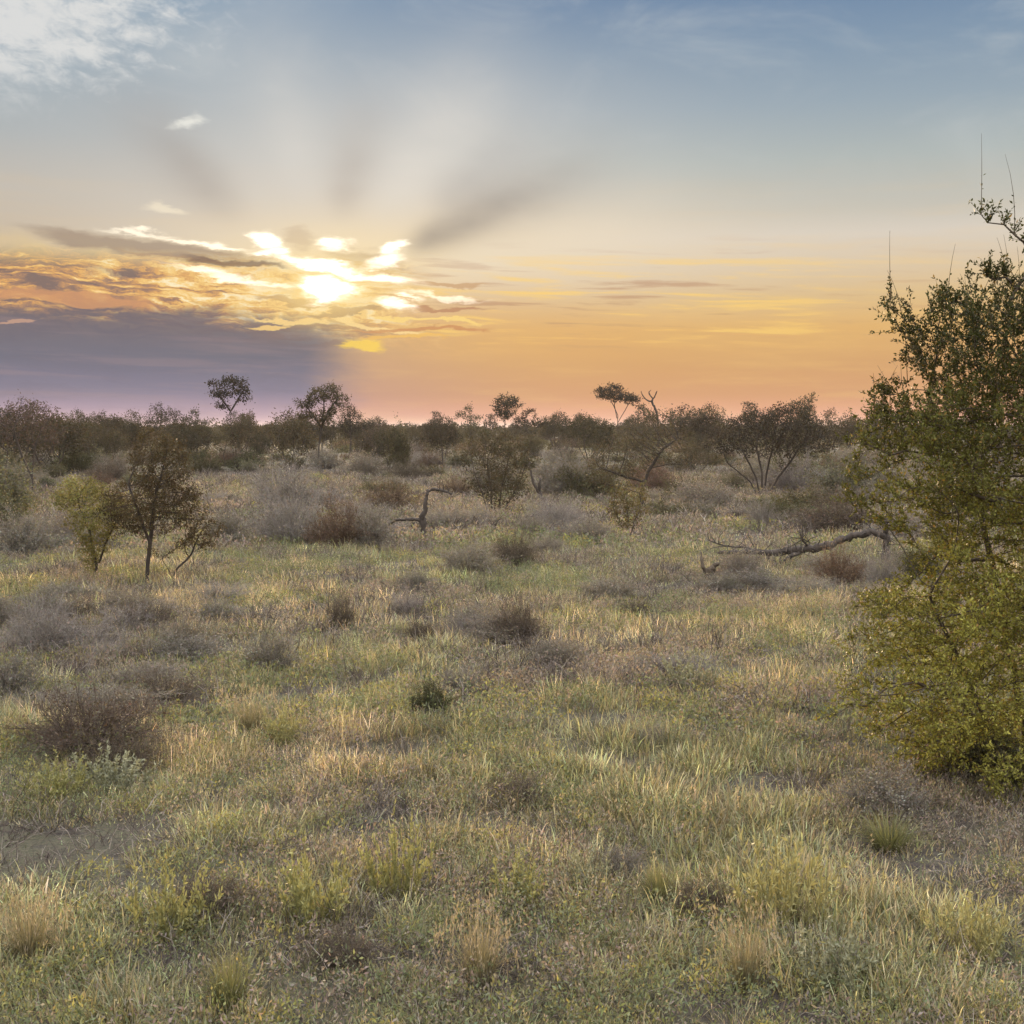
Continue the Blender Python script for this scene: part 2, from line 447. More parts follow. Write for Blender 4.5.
    b0 = b.node('ShaderNodeBackground'); b0.inputs[0].default_value = (0, 0, 0, 1)
    nt.links.new(b0.outputs[0], bsk.inputs[1]); nt.links.new(b1.outputs[0], bsk.inputs[2])
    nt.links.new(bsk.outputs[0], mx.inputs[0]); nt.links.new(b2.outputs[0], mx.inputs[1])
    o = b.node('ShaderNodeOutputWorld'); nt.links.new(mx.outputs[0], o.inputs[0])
build_world()
world.cycles.sampling_method = 'MANUAL'; world.cycles.sample_map_resolution = 512

cam = bpy.data.cameras.new('camera'); co = link(bpy.data.objects.new('camera', cam))
co.location = (0, 0, CAMZ); co.rotation_euler = (R(90) - PITCH, 0, 0)
cam.sensor_width = 36; cam.lens = 36 * F / 1024; cam.clip_end = 9000; cam.clip_start = .05
scene.camera = co
scene.view_settings.view_transform = 'Standard'; scene.view_settings.look = 'None'
scene.view_settings.exposure = 0; scene.view_settings.gamma = 1
scene.cycles.max_bounces = 4; scene.cycles.diffuse_bounces = 2; scene.cycles.glossy_bounces = 2
scene.cycles.transmission_bounces = 3; scene.cycles.transparent_max_bounces = 4
scene.cycles.use_denoising = USE_DENOISE
# ------------------------------------------------------------------ ground
def build_ground():
    rad = np.concatenate([[0.0], 0.6 * (5200 / 0.6) ** (np.linspace(0, 1, 330))])
    A = 420; a = np.arange(A) * 2 * pi / A
    x = rad[:, None] * np.cos(a); y = rad[:, None] * np.sin(a)
    z = terrain(x, y)
    v = np.stack([x, y, z], -1).reshape(-1, 3)
    i = np.arange(len(rad) - 1)[:, None] * A; j = np.arange(A)[None]; jn = (j + 1) % A
    q = np.stack([i + j, i + A + j, i + A + jn, i + jn], -1).reshape(-1, 4)
    me = np_mesh('ground', v, q, None, ground_mat(), None, True)
    tag(obj('ground', me), kind='structure')
build_ground()

def T(x, y): return float(terrain(x, y))

# ------------------------------------------------------------------ branching: space colonisation
class Skel:
    def __init__(s): s.p = []; s.par = []
    def add(s, p, par): s.p.append(np.asarray(p, float)); s.par.append(par); return len(s.p) - 1

def grow(trunks, envs, natt, step, seed, kill=2.0, infl=12, iters=140, up=0.0, wob=0.15, extra=None):
    """trunks: list of polylines (list of 3-d points; the first starts at the ground, a later one may name (index) of the node it leaves);
    envs: ellipsoids (cx,cy,cz,rx,ry,rz[,weight])"""
    r = np.random.default_rng(seed)
    envs = envs or [(0, 0, 0, 1, 1, 1)]
    vol = np.array([(e[3] * e[4] * e[5]) ** .8 * (e[6] if len(e) > 6 else 1) for e in envs]); cnt = np.maximum(6, (natt * vol / vol.sum())).astype(int)
    pts = []
    for e, c in (zip(envs, cnt) if extra is None else ()):
        # attractors gather in clumps, so that crowns are tufted with gaps between
        nc = max(3, int(5 + c / 45)); cc = unit(r.normal(size=(nc, 3))) * (r.uniform(.12, 1, (nc, 1)) ** .42) * .86
        j = r.integers(0, nc, c); q = cc[j] + r.normal(size=(c, 3)) * .17
        u = unit(r.normal(size=(c, 3))) * (r.uniform(0, 1, (c, 1)) ** .42)
        d = np.where(r.uniform(0, 1, (c, 1)) < .80, q, u)
        pts.append(np.array(e[:3]) + d * np.array(e[3:6]))
    A = np.concatenate(pts) if extra is None else extra
    A = A[A[:, 2] > .08]
    S = Skel()
    for tr in trunks:
        tr = np.asarray(tr, float); last = -1
        for k in range(len(tr) - 1):
            L = np.linalg.norm(tr[k + 1] - tr[k]); n = max(1, int(L / step))
            for t in range(n if k < len(tr) - 2 else n + 1):
                p = tr[k] + (tr[k + 1] - tr[k]) * t / n
                if last >= 0: p = p + r.normal(size=3) * step * .10
                last = S.add(p, last)
    P = np.array(S.p)
    D = np.linalg.norm(A[:, None] - P[None], axis=2); near = D.argmin(1); nd = D.min(1)
    for it in range(iters):
        act = nd < infl * step
        if not act.any():
            act = nd <= nd.min() + step
        ids = near[act]; vec = unit(A[act] - np.array(S.p)[ids])
        tips, inv = np.unique(ids, return_inverse=True)
        acc = np.zeros((len(tips), 3)); np.add.at(acc, inv, vec)
        acc = unit(acc + r.normal(size=acc.shape) * wob * 1.5 + np.array([0, 0, up]))
        base = np.array(S.p)[tips]; new = base + acc * step
        # do not regrow on the same spot
        allp = np.array(S.p)
        keep = np.array([np.min(np.sum((allp - q) ** 2, 1)) > (step * .45) ** 2 for q in new])
        # attractors that pull a limb back onto itself are given up
        bad = np.isin(near, tips[~keep]) & act
        if bad.any(): A = A[~bad]; nd = nd[~bad]; near = near[~bad]
        if not keep.any():
            if len(A) < 3: break
            continue
        new = new[keep]; par = tips[keep]
        if len(A) < 3: break
        i0 = len(S.p)
        for q, pr in zip(new, par): S.add(q, int(pr))
        D = np.linalg.norm(A[:, None] - new[None], axis=2); m = D.min(1); am = D.argmin(1) + i0
        b = m < nd; nd = np.where(b, m, nd); near = np.where(b, am, near)
        al = nd > kill * step
        A = A[al]; nd = nd[al]; near = near[al]
        if len(A) < 3: break
    print('grown', len(S.p), 'from', natt, 'iters', it)
    return np.array(S.p), np.array(S.par)

def radii(P, par, tip, power=2.3):
    n = len(P); acc = np.zeros(n)
    for i in range(n - 1, -1, -1):
        if acc[i] == 0: acc[i] = tip ** power
        if par[i] >= 0: acc[par[i]] += acc[i]
    return acc ** (1 / power)

def skel_mesh(P, par, r, sides=6, thin_sides=3, thin=0.0):
    """limb chains as smooth tubes: each chain follows the thickest child"""
    n = len(P); ch = [[] for _ in range(n)]
    for i in range(n):
        if par[i] >= 0: ch[par[i]].append(i)
    g = Geo()
    starts = [i for i in range(n) if par[i] < 0]
    chains = []
    stack = [(i, None) for i in starts]
    while stack:
        i, frm = stack.pop()
        c = [i] if frm is None else [frm, i]
        while ch[c[-1]]:
            k = sorted(ch[c[-1]], key=lambda q: -r[q])
            for o in k[1:]: stack.append((o, c[-1]))
            c.append(k[0])
        chains.append((c, frm))
    for c, frm in chains:
        if len(c) < 2: continue
        p = P[c].copy(); q = r[c].copy()
        if frm is not None: q[0] = q[1]
        q[-1] *= .4
        if len(p) > 3:
            p[1:-1] = p[1:-1] * .5 + (p[:-2] + p[2:]) * .25
        sd = sides if q.max() > thin else thin_sides
        v, f = tubes(p[None], q[None], sd)
        g.add(v, f)
    return g

def terminal(P, par, r, thr):
    return np.where(r <= thr)[0]

def add_leaf_cloud(g, C, n_each, spread, L, W, col, cjit=.25, seed=0, up=.2, droop=0.0, dirs=None):
    r_ = np.random.default_rng(seed)
    c = np.repeat(C, n_each, 0)
    n = len(c)
    c = c + r_.normal(size=(n, 3)) * spread
    d = unit(r_.normal(size=(n, 3)) + np.array([0, 0, up]))
    nn = unit(r_.normal(size=(n, 3)) + np.array([0, 0, .6]))
    l = L * r_.uniform(.6, 1.35, n); w = W * r_.uniform(.6, 1.3, n)
    v, q = leafs(c, d, nn, l, w)
    cj = np.array(col) * (1 + r_.uniform(-cjit, cjit, (n, 1))) * (1 + r_.uniform(-.12, .12, (n, 3)))
    # clumps of older and younger leaves
    k = vnoise(c[:, 0] * 2.2 + c[:, 2] * 1.7, c[:, 1] * 2.2 - c[:, 2] * 1.1, 5)[:, None]
    cj = cj * (0.72 + .55 * k)
    g.add(v, q, None, np.repeat(cj, 4, 0))

def put(root, bits):
    """bits: (name, mesh)"""
    for nm, me in bits: obj(nm, me, root)

def copy_thing(src, loc, rz=0, scale=(1, 1, 1), label=None, group=None, name=None):
    c = src.copy(); COL.objects.link(c); c.location = loc; c.rotation_euler = (0, 0, rz); c.scale = scale
    if label: c['label'] = label
    if group: c['group'] = group
    elif 'group' in c.keys(): del c['group']
    for k in list(src.children):
        d = k.copy(); COL.objects.link(d); d.parent = c
        for e in list(k.children):
            f = e.copy(); COL.objects.link(f); f.parent = d
    return c

# a kind of plant is built once as meshes; the first one placed uses them, each later one is a copy
class Kind:
    def __init__(s, name, cat, bits): s.name = name; s.cat = cat; s.bits = bits; s.first = None
    def place(s, x, y, rz, scale, label, group=None, sink=0.0):
        loc = (x, y, T(x, y) - sink)
        if s.first is None:
            o = empty(s.name, loc, label, s.cat, group); put(o, s.bits)
            o.rotation_euler = (0, 0, rz); o.scale = scale; s.first = o
            return o
        return copy_thing(s.first, loc, rz, scale, label, group)

# ------------------------------------------------------------------ kinds of tree (metres, base at the origin)
def tree_kind(name, trunks, envs, natt, step, seed, tip, leaf, col, crown_name='crown', cat='tree', leafmat=None, bark=None, power=2.3, thr=1.6, sides=6, up=0.0, jit=.25, wob=.15, infl=12, lup=.2):
    tip *= .68
    P, par = grow(trunks, envs, int(natt * 2.6), step * .66, seed, up=up, wob=wob, infl=infl + 5)
    r = radii(P, par, tip, power)
    g = skel_mesh(P, par, r, sides, 3, tip * 2.2)
    bits = [('trunk', g.mesh('trunk', bark or M_BARK, True))]
    if leaf:
        n_each, spread, L, W = leaf
        t = terminal(P, par, r, tip * thr)
        gl = Geo(); add_leaf_cloud(gl, P[t], n_each, spread, L, W, col, jit, seed, lup)
        bits.append((crown_name, gl.mesh('crown', leafmat or M_FARLEAF)))
    return Kind(name, cat, bits)

C_OLIVE = (.058, .053, .030); C_DUST = (.070, .058, .036); C_DARK = (.042, .037, .025); C_MAUVE = (.085, .066, .058)

K = {}
K['bushy_a'] = tree_kind('bushy_tree', [[(0, 0, 0), (.1, 0, .5), (.25, .1, 1.1)], [(-.1, .1, 0), (-.4, .1, .8)], [(.1, -.1, 0), (.5, -.2, .9)]],
    [(0, 0, 2.4, 1.5, 1.4, 1.0), (-.9, .2, 1.9, .9, .9, .8), (.9, -.2, 2.0, .9, .9, .8), (.2, 0, 3.1, .7, .7, .5)], 520, .16, 1, .008, (8, .10, .11, .055), C_OLIVE)
K['bushy_b'] = tree_kind('bushy_tree', [[(0, 0, 0), (-.1, 0, .9), (.0, .1, 1.5)], [(.1, 0, 0), (.5, .2, 1.2)]],
    [(-.2, 0, 2.7, 1.2, 1.2, .9), (.9, 0, 2.2, .9, .9, .7), (-1.0, .1, 2.0, .8, .8, .6), (.4, 0, 3.5, .6, .6, .4)], 480, .17, 2, .008, (8, .10, .11, .055), C_DARK)
K['bushy_c'] = tree_kind('bushy_tree', [[(0, 0, 0), (.05, 0, .4)], [(.1, .1, 0), (.6, .2, .7)], [(-.1, 0, 0), (-.7, 0, .7)]],
    [(0, 0, 1.5, 1.7, 1.5, 1.1), (.8, 0, 2.3, .7, .7, .6), (-.7, 0, 2.1, .8, .8, .6)], 520, .16, 3, .008, (8, .11, .11, .06), C_DUST)
K['open_a'] = tree_kind('open_crowned_tree', [[(0, 0, 0), (.1, 0, 1.0), (-.1, .1, 2.1)], [(-.05, .05, 1.6), (.5, 0, 2.6)]],
    [(-.7, 0, 3.0, .8, .8, .45), (.7, 0, 3.4, .9, .9, .5), (0, 0, 4.1, .8, .8, .45), (1.2, 0, 2.6, .4, .4, .3)], 300, .18, 4, .009, (6, .10, .14, .08), C_DARK)
K['open_b'] = tree_kind('open_crowned_tree', [[(0, 0, 0), (-.15, 0, 1.2), (.1, 0, 2.0)]],
    [(-.5, 0, 2.7, .7, .7, .4), (.6, .1, 2.9, .7, .7, .45), (0, 0, 3.5, .55, .55, .4), (-.9, 0, 2.0, .4, .4, .3)], 260, .17, 5, .009, (6, .10, .14, .08), C_OLIVE)
K['twig'] = tree_kind('bare_twig_tree', [[(0, 0, 0), (.1, 0, 1.0)], [(.05, 0, 0), (.5, .1, 1.0)], [(-.05, 0, 0), (-.5, .1, 1.0)]],
    [(0, 0, 2.5, 1.4, 1.3, 1.1), (-.9, 0, 2.1, .9, .9, .8), (.9, 0, 2.0, .8, .8, .8)], 620, .14, 6, .006, (1, .08, .10, .05), C_MAUVE, crown_name='dry_crown')

# ------------------------------------------------------------------ kinds of shrub: unit radius, unit height
def shrub_kind(name, cat, col_stem, col_leaf, nst, ntw, nlf, leafL, leafW, seed, up=1.0, stem_r=.006, fill=.75, stemname='stems', leafname='foliage', leafcat=None, domed=True, mat=None):
    r_ = np.random.default_rng(seed)
    az = r_.uniform(0, 2 * pi, nst); th = (r_.uniform(0, 1, nst) ** .6) * 1.45
    base = np.stack([np.cos(az), np.sin(az), np.zeros(nst)], 1) * r_.uniform(0, .22, (nst, 1)); base[:, 2] = -.05
    L = r_.uniform(.7, 1.05, nst)
    # irregular outline
    L = L * (0.50 + .85 * vnoise(az * 1.9 + seed, th * 3.0, seed))
    end = np.stack([np.cos(az) * np.sin(th), np.sin(az) * np.sin(th), np.cos(th)], 1) * L[:, None]
    K_ = 6; t = np.linspace(0, 1, K_)
    P = base[:, None] + (end - base)[:, None] * t[None, :, None]
    P[:, :, 2] += (np.sin(t * pi) * .16)[None] * np.sin(th)[:, None] * L[:, None]
    P[:, 1:] += r_.normal(size=(nst, K_ - 1, 3)) * .028
    Rr = stem_r * (1 - .75 * t)[None] * r_.uniform(.7, 1.4, (nst, 1))
    g = Geo(); v, q = tubes(P, Rr, 3)
    c = np.array(col_stem) * r_.uniform(.6, 1.35, (nst, 1)); g.add(v, q, None, np.repeat(c, K_ * 3, 0))
    # twigs
    si = r_.integers(0, nst, nst * ntw); tt = r_.uniform(.3, 1, nst * ntw); k0 = np.minimum((tt * (K_ - 1)).astype(int), K_ - 2); fr = tt * (K_ - 1) - k0
    B = P[si, k0] * (1 - fr)[:, None] + P[si, k0 + 1] * fr[:, None]
    D = unit(unit(end[si]) * .8 + r_.normal(size=B.shape) * .65 + np.array([0, 0, .3 * up]))
    ln = r_.uniform(.08, .30, len(B))
    m = B + D * (ln * .5)[:, None] + r_.normal(size=B.shape) * .012; e = m + unit(D + r_.normal(size=B.shape) * .35) * (ln * .5)[:, None]
    TP = np.stack([B, m, e], 1); TR = stem_r * .45 * np.array([1, .7, .25])[None] * np.ones((len(B), 1))
    v, q = tubes(TP, TR, 3); c = np.array(col_stem) * r_.uniform(.65, 1.6, (len(B), 1)); g.add(v, q, None, np.repeat(c, 9, 0))
    bits = [(stemname, g.mesh('stems', mat or M_TWIG))]
    if nlf:
        j = r_.integers(0, len(B), nlf); s = r_.uniform(0, 1, (nlf, 1))
        C = TP[j, 0] * (1 - s) + TP[j, 2] * s + r_.normal(size=(nlf, 3)) * .02
        gl = Geo(); add_leaf_cloud(gl, C, 1, .012, leafL, leafW, col_leaf, .35, seed, .3)
        bits.append((leafname, gl.mesh('foliage', M_FARLEAF)))
    return Kind(name, cat, bits)

K['grey'] = shrub_kind('dry_shrub', 'shrub', (.215, .185, .15), (.26, .225, .165), 150, 14, 2600, .05, .022, 21)
K['grey2'] = shrub_kind('dry_shrub', 'shrub', (.180, .160, .135), (.205, .185, .15), 130, 15, 3000, .05, .024, 22)
K['brown'] = shrub_kind('dry_shrub', 'shrub', (.115, .090, .068), (.14, .112, .078), 170, 14, 2600, .045, .02, 23)
K['rust'] = shrub_kind('rust_shrub', 'shrub', (.125, .088, .062), (.165, .112, .078), 140, 12, 2600, .05, .024, 24)
K['olive'] = shrub_kind('leafy_shrub', 'shrub', (.09, .08, .05), (.105, .098, .05), 120, 12, 5200, .06, .028, 25)
K['pale'] = shrub_kind('leafy_shrub', 'shrub', (.13, .12, .085), (.165, .155, .10), 120, 12, 5200, .06, .028, 26)
K['dark'] = shrub_kind('leafy_shrub', 'shrub', (.06, .05, .035), (.075, .08, .04), 120, 12, 5600, .06, .03, 27)
K['lilac'] = shrub_kind('dry_shrub', 'shrub', (.235, .205, .18), (.265, .235, .20), 160, 15, 2000, .045, .02, 28)
# upright leafy herb with yellow-green shoots
def herb_kind(name, col, seed, nst=34, nl=34, L=.13, W=.035):
    r_ = np.random.default_rng(seed)
    az = r_.uniform(0, 2 * pi, nst); th = r_.uniform(.02, .95, nst); ln = r_.uniform(.4, 1.05, nst) * (1.05 - th * .35)
    base = np.stack([np.cos(az), np.sin(az), np.zeros(nst)], 1) * r_.uniform(0, .65, (nst, 1)); base[:, 2] = -.04
    t = np.linspace(0, 1, 6); th2 = th[:, None] * (.4 + .8 * t[None])
    hx = np.sin(th2); hz = np.cos(th2)
    st = np.stack([np.cos(az)[:, None] * hx, np.sin(az)[:, None] * hx, hz], -1) * (ln / 5)[:, None, None]
    P = base[:, None] + np.concatenate([np.zeros((nst, 1, 3)), np.cumsum(st[:, 1:], 1)], 1) + r_.normal(size=(nst, 6, 3)) * .012
    g = Geo(); v, q = tubes(P, .008 * (1 - .7 * t)[None] * np.ones((nst, 1)), 3); g.add(v, q, None, np.array(col) * .7)
    si = np.repeat(np.arange(nst), nl); tt = r_.uniform(.15, 1, len(si)); k0 = np.minimum((tt * 5).astype(int), 4); fr = tt * 5 - k0
    B = P[si, k0] * (1 - fr)[:, None] + P[si, k0 + 1] * fr[:, None]
    ax = unit(P[si, 5] - P[si, 0]); D = unit(ax * .75 + r_.normal(size=B.shape) * .6)
    v2, q2 = leafs(B, D, r_.normal(size=B.shape), L * r_.uniform(.6, 1.3, len(B)) * (1.15 - tt * .5), W * r_.uniform(.7, 1.3, len(B)))
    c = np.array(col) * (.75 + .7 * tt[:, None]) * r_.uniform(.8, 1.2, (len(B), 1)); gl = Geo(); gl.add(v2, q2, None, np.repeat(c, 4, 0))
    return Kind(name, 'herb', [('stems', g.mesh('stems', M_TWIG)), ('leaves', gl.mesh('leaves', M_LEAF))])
K['herb'] = herb_kind('leafy_herb', (.235, .225, .095), 41)
K['herb2'] = herb_kind('leafy_herb', (.26, .24, .11), 42, 44, 30, .15, .022)
K['sage'] = herb_kind('leafy_herb', (.21, .21, .14), 43, 40, 40, .12, .03)
# tall grass tussock
def tussock_kind(name, col, headcol, seed, n=260, lean=.75, W=.016):
    r0 = globals()['rng']
    az = r0.uniform(0, 2 * pi, n); base = np.stack([np.cos(az), np.sin(az), np.zeros(n)], 1) * (r0.uniform(0, .25, (n, 1)))
    base[:, 2] = -.03
    V, Q, Tt, h, tips, m = blades(base, az + r0.normal(size=n) * .5, r0.uniform(0, lean * .5, n), r0.uniform(.55, 1.1, n), np.full(n, W), r0.uniform(.1, lean * 1.5, n))
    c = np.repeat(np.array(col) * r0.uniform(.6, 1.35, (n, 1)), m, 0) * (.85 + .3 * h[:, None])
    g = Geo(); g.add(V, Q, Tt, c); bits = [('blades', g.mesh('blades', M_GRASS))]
    if headcol is not None:
        k = r0.choice(n, n // 3, replace=False)
        c0 = tips[k]; nn = 6
        cc = np.repeat(c0, nn, 0) + r0.normal(size=(len(k) * nn, 3)) * np.array([.02, .02, .05])
        v2, q2 = leafs(cc, unit(r0.normal(size=cc.shape) * .5 + np.array([0, 0, 1.])), r0.normal(size=cc.shape), np.full(len(cc), .08), np.full(len(cc), .022))
        g.add(v2, q2, None, np.repeat(np.array(headcol) * r0.uniform(.7, 1.25, (len(cc), 1)), 4, 0))
        bits = [('blades', g.mesh('blades', M_GRASS))]
    return Kind(name, 'grass tussock', bits)
K['straw'] = tussock_kind('grass_tussock', (.25, .22, .145), (.34, .285, .21), 51, n=340, lean=1.15)
K['green_t'] = tussock_kind('grass_tussock', (.17, .17, .085), None, 52, n=360, lean=1.15)
# ------------------------------------------------------------------ grass cover
def patch(x, y, px, py, rx, ry):
    """soft patch on the ground, seen around picture position px,py; rx, ry in metres"""
    cx, cy = ground_xy(px, py)
    return np.exp(-(((x - cx) / rx) ** 2 + ((y - cy) / ry) ** 2))

def cover(x, y):
    """what grows where: weights of green, olive, straw, mauve, and bareness"""
    n1 = fbm(x / 1.5, y / 2.0, 21, 3); n2 = fbm(x / 3.1, y / 4.5, 31, 3); n3 = fbm(x / .7, y / .8, 41, 2)
    n4 = fbm(x / 1.1 + 40, y / 1.6, 51, 3)
    d = np.sqrt(x * x + y * y)
    green = np.clip((n1 - .42) * 4, 0, 1)
    straw = np.clip((n2 - .52) * 5, 0, 1) * .7
    mauve = np.clip((n4 - .44) * 5, 0, 1) * 1.1 + .5 * np.clip((d - 22) / 15, 0, 1)
    bare = np.clip((n3 - .64) * 6, 0, 1) * .7
    green = green + 1.2 * patch(x, y, 600, 565, 3.6, 4.0) + 1.1 * patch(x, y, 300, 575, 3.5, 2.4) + 1.0 * patch(x, y, 860, 800, 1.3, 1.0) + .8 * patch(x, y, 180, 640, 1.5, 1.0)
    straw = straw + .9 * patch(x, y, 270, 745, .9, 1.3) + .9 * patch(x, y, 330, 615, 1.8, 1.2) + .9 * patch(x, y, 690, 650, 2.6, 2.0) + .8 * patch(x, y, 560, 470, 8, 10) \
        + .7 * patch(x, y, 820, 520, 3, 4) + .9 * patch(x, y, 250, 490, 6, 8) + .7 * patch(x, y, 140, 460, 8, 12) + .6 * patch(x, y, 400, 470, 9, 14) + .9 * patch(x, y, 830, 600, 1.6, 1.4)
    mauve = mauve + .8 * patch(x, y, 130, 640, 2.6, 1.6) + .8 * patch(x, y, 420, 620, 1.6, 1.6) + .6 * patch(x, y, 620, 615, .8, .6) + .6 * patch(x, y, 330, 800, 1.0, .5)
    nearf = np.clip((8.2 - d) / 2.0, 0, 1); mauve = mauve * (1 - .55 * nearf); green = green + .45 * nearf; straw = straw * (1 - .3 * nearf)
    bare = bare + 1.6 * patch(x, y, 40, 850, .85, .60) + .55 * patch(x, y, 290, 815, .5, .25) + .5 * patch(x, y, 640, 870, .3, .25)
    return green, straw, mauve, np.clip(bare, 0, .95)

GC = np.array([(.285, .280, .17), (.245, .215, .125), (.52, .41, .265), (.26, .21, .17)])
FAR_AZ = R(36)

def grass_band(name, d0, d1, dens, nb, length, width, near, label, cat_='grass', seed=0, tuft_r=.05, pw=1.5, heads=0.0):
    r_ = np.random.default_rng(seed)
    area = FAR_AZ * (d1 * d1 - d0 * d0)
    n = int(area * dens)
    u = r_.uniform(0, 1, n); d = np.sqrt(d0 * d0 + u * (d1 * d1 - d0 * d0)); a = r_.uniform(-FAR_AZ, FAR_AZ, n)
    k = r_.uniform(0, 1, n) < (d0 / d) ** pw
    d, a = d[k], a[k]
    x, y = d * np.sin(a), d * np.cos(a)
    g, s, m, b = cover(x, y)
    clump = fbm(x / .45, y / .45, 61, 2)
    keep = r_.uniform(0, 1, len(x)) > b * 1.0
    keep &= r_.uniform(0, 1, len(x)) < (.12 + 1.6 * clump ** 1.5) * (1 - .2 * np.clip(m - g - s, 0, 1))
    x, y, g, s, m, clump, d, b = [q[keep] for q in (x, y, g, s, m, clump, d, b)]
    n = len(x)
    w = np.stack([g + .15, np.full(n, .45), s + .05, m + .08], 1); w = w ** 1.7; w = w / w.sum(1, keepdims=True)
    kind = (r_.uniform(0, 1, (n, 1)) > np.cumsum(w, 1)).sum(1).clip(0, 3)
    # blades
    grow_ = (d / d0) ** .55
    hgt = .80 * np.array([.80, 1.0, 1.15, .8])[kind] * (.18 + 1.7 * clump ** 1.6) * (.45 + 1.5 * fbm(x / 1.6, y / 1.9, 71, 3) ** 1.4) * r_.uniform(.6, 1.45, n)
    N = n * nb; ti = np.repeat(np.arange(n), nb)
    aa = r_.uniform(0, 2 * pi, N)
    off = r_.normal(size=(N, 2)) * (tuft_r * grow_[ti])[:, None]
    bx = x[ti] + off[:, 0]; by = y[ti] + off[:, 1]
    bz = terrain(bx, by) - .01
    az = np.arctan2(off[:, 1], off[:, 0]) + r_.normal(size=N) * .9
    hgt = np.minimum(hgt, 1.05) * (1 - .65 * np.clip(b, 0, 1))
    lean = np.abs(r_.normal(size=N)) * np.array([.58, .70, .50, .85])[kind][ti]
    L = length * hgt[ti] * r_.uniform(.5, 1.2, N)
    W = width * grow_[ti] * np.array([1.1, 1.0, .8, .6])[kind][ti] * r_.uniform(.6, 1.4, N)
    droop = r_.uniform(.1, 1.7, N) * np.array([.8, .9, .7, .6])[kind][ti]
    V, Q, Tt, h, tips, mm = blades(np.stack([bx, by, bz], 1), az, lean, L, W, droop, near)
    tv = np.exp(r_.normal(size=n) * .38) * (.62 + .8 * fbm(x / .33, y / .33, 65, 2))
    c = GC[kind][ti] * tv[ti][:, None] * r_.uniform(.65, 1.4, (N, 1)) * (1 + r_.uniform(-.12, .12, (N, 3)))
    c = c * (1 - .62 * np.clip((d[ti] - 38) / 45, 0, 1))[:, None]      # brown scrub turf far out
    dry = (r_.uniform(0, 1, N) < .16 * np.clip(1.6 - d[ti] / 60, 0.1, 1))[:, None]
    c = np.where(dry, np.array([.40, .33, .20]) * r_.uniform(.6, 1.2, (N, 1)), c)
    G = Geo(); G.add(V, Q, Tt, np.repeat(c, mm, 0))
    if heads:
        can = np.where((kind[ti] >= 1) & (r_.uniform(0, 1, N) < heads * np.array([0, .5, 1, .7])[kind][ti]))[0]
        k_ = 7; cc = np.repeat(tips[can], k_, 0); gs = grow_[ti][can]; gs = np.repeat(gs, k_)
        cc = cc + r_.normal(size=cc.shape) * np.array([.004, .004, .016]) * gs[:, None]
        dd = unit(r_.normal(size=cc.shape) * .45 + np.array([.3, 0, 1.]))
        v2, q2 = leafs(cc, dd, r_.normal(size=cc.shape), .015 * gs * r_.uniform(.6, 1.4, len(cc)), .0042 * gs)
        hc = np.where(r_.uniform(0, 1, (len(cc), 1)) < .5, np.array([[.50, .38, .29]]), np.array([[.52, .46, .30]])) * r_.uniform(.65, 1.15, (len(cc), 1))
        G.add(v2, q2, None, np.repeat(hc, 4, 0))
    print(name, 'tufts', n, 'blades', N)
    o = obj(name, G.mesh(name, M_GRASS)); tag(o, label, cat_, None, 'stuff')
    return o

grass_band('grass', 3.6, 9.5, 240, 42, .185, .0054, True, 'knee high mixed green and straw grass nearest the viewer', seed=1, tuft_r=.06, pw=.6, heads=.07)
grass_band('grass', 9.5, 24, 135, 26, .24, .0075, False, 'grey green and straw grass over the open middle ground', seed=2, tuft_r=.08, pw=1.4, heads=.07)
grass_band('grass', 24, 70, 17, 22, .32, .014, False, 'pale yellow grass between the scattered bushes farther off', seed=3, tuft_r=.13, pw=1.5, heads=.05)
grass_band('grass', 70, 330, .9, 14, .5, .05, False, 'thin pale grass far off under the tree line', seed=4, tuft_r=.35, pw=1.6)

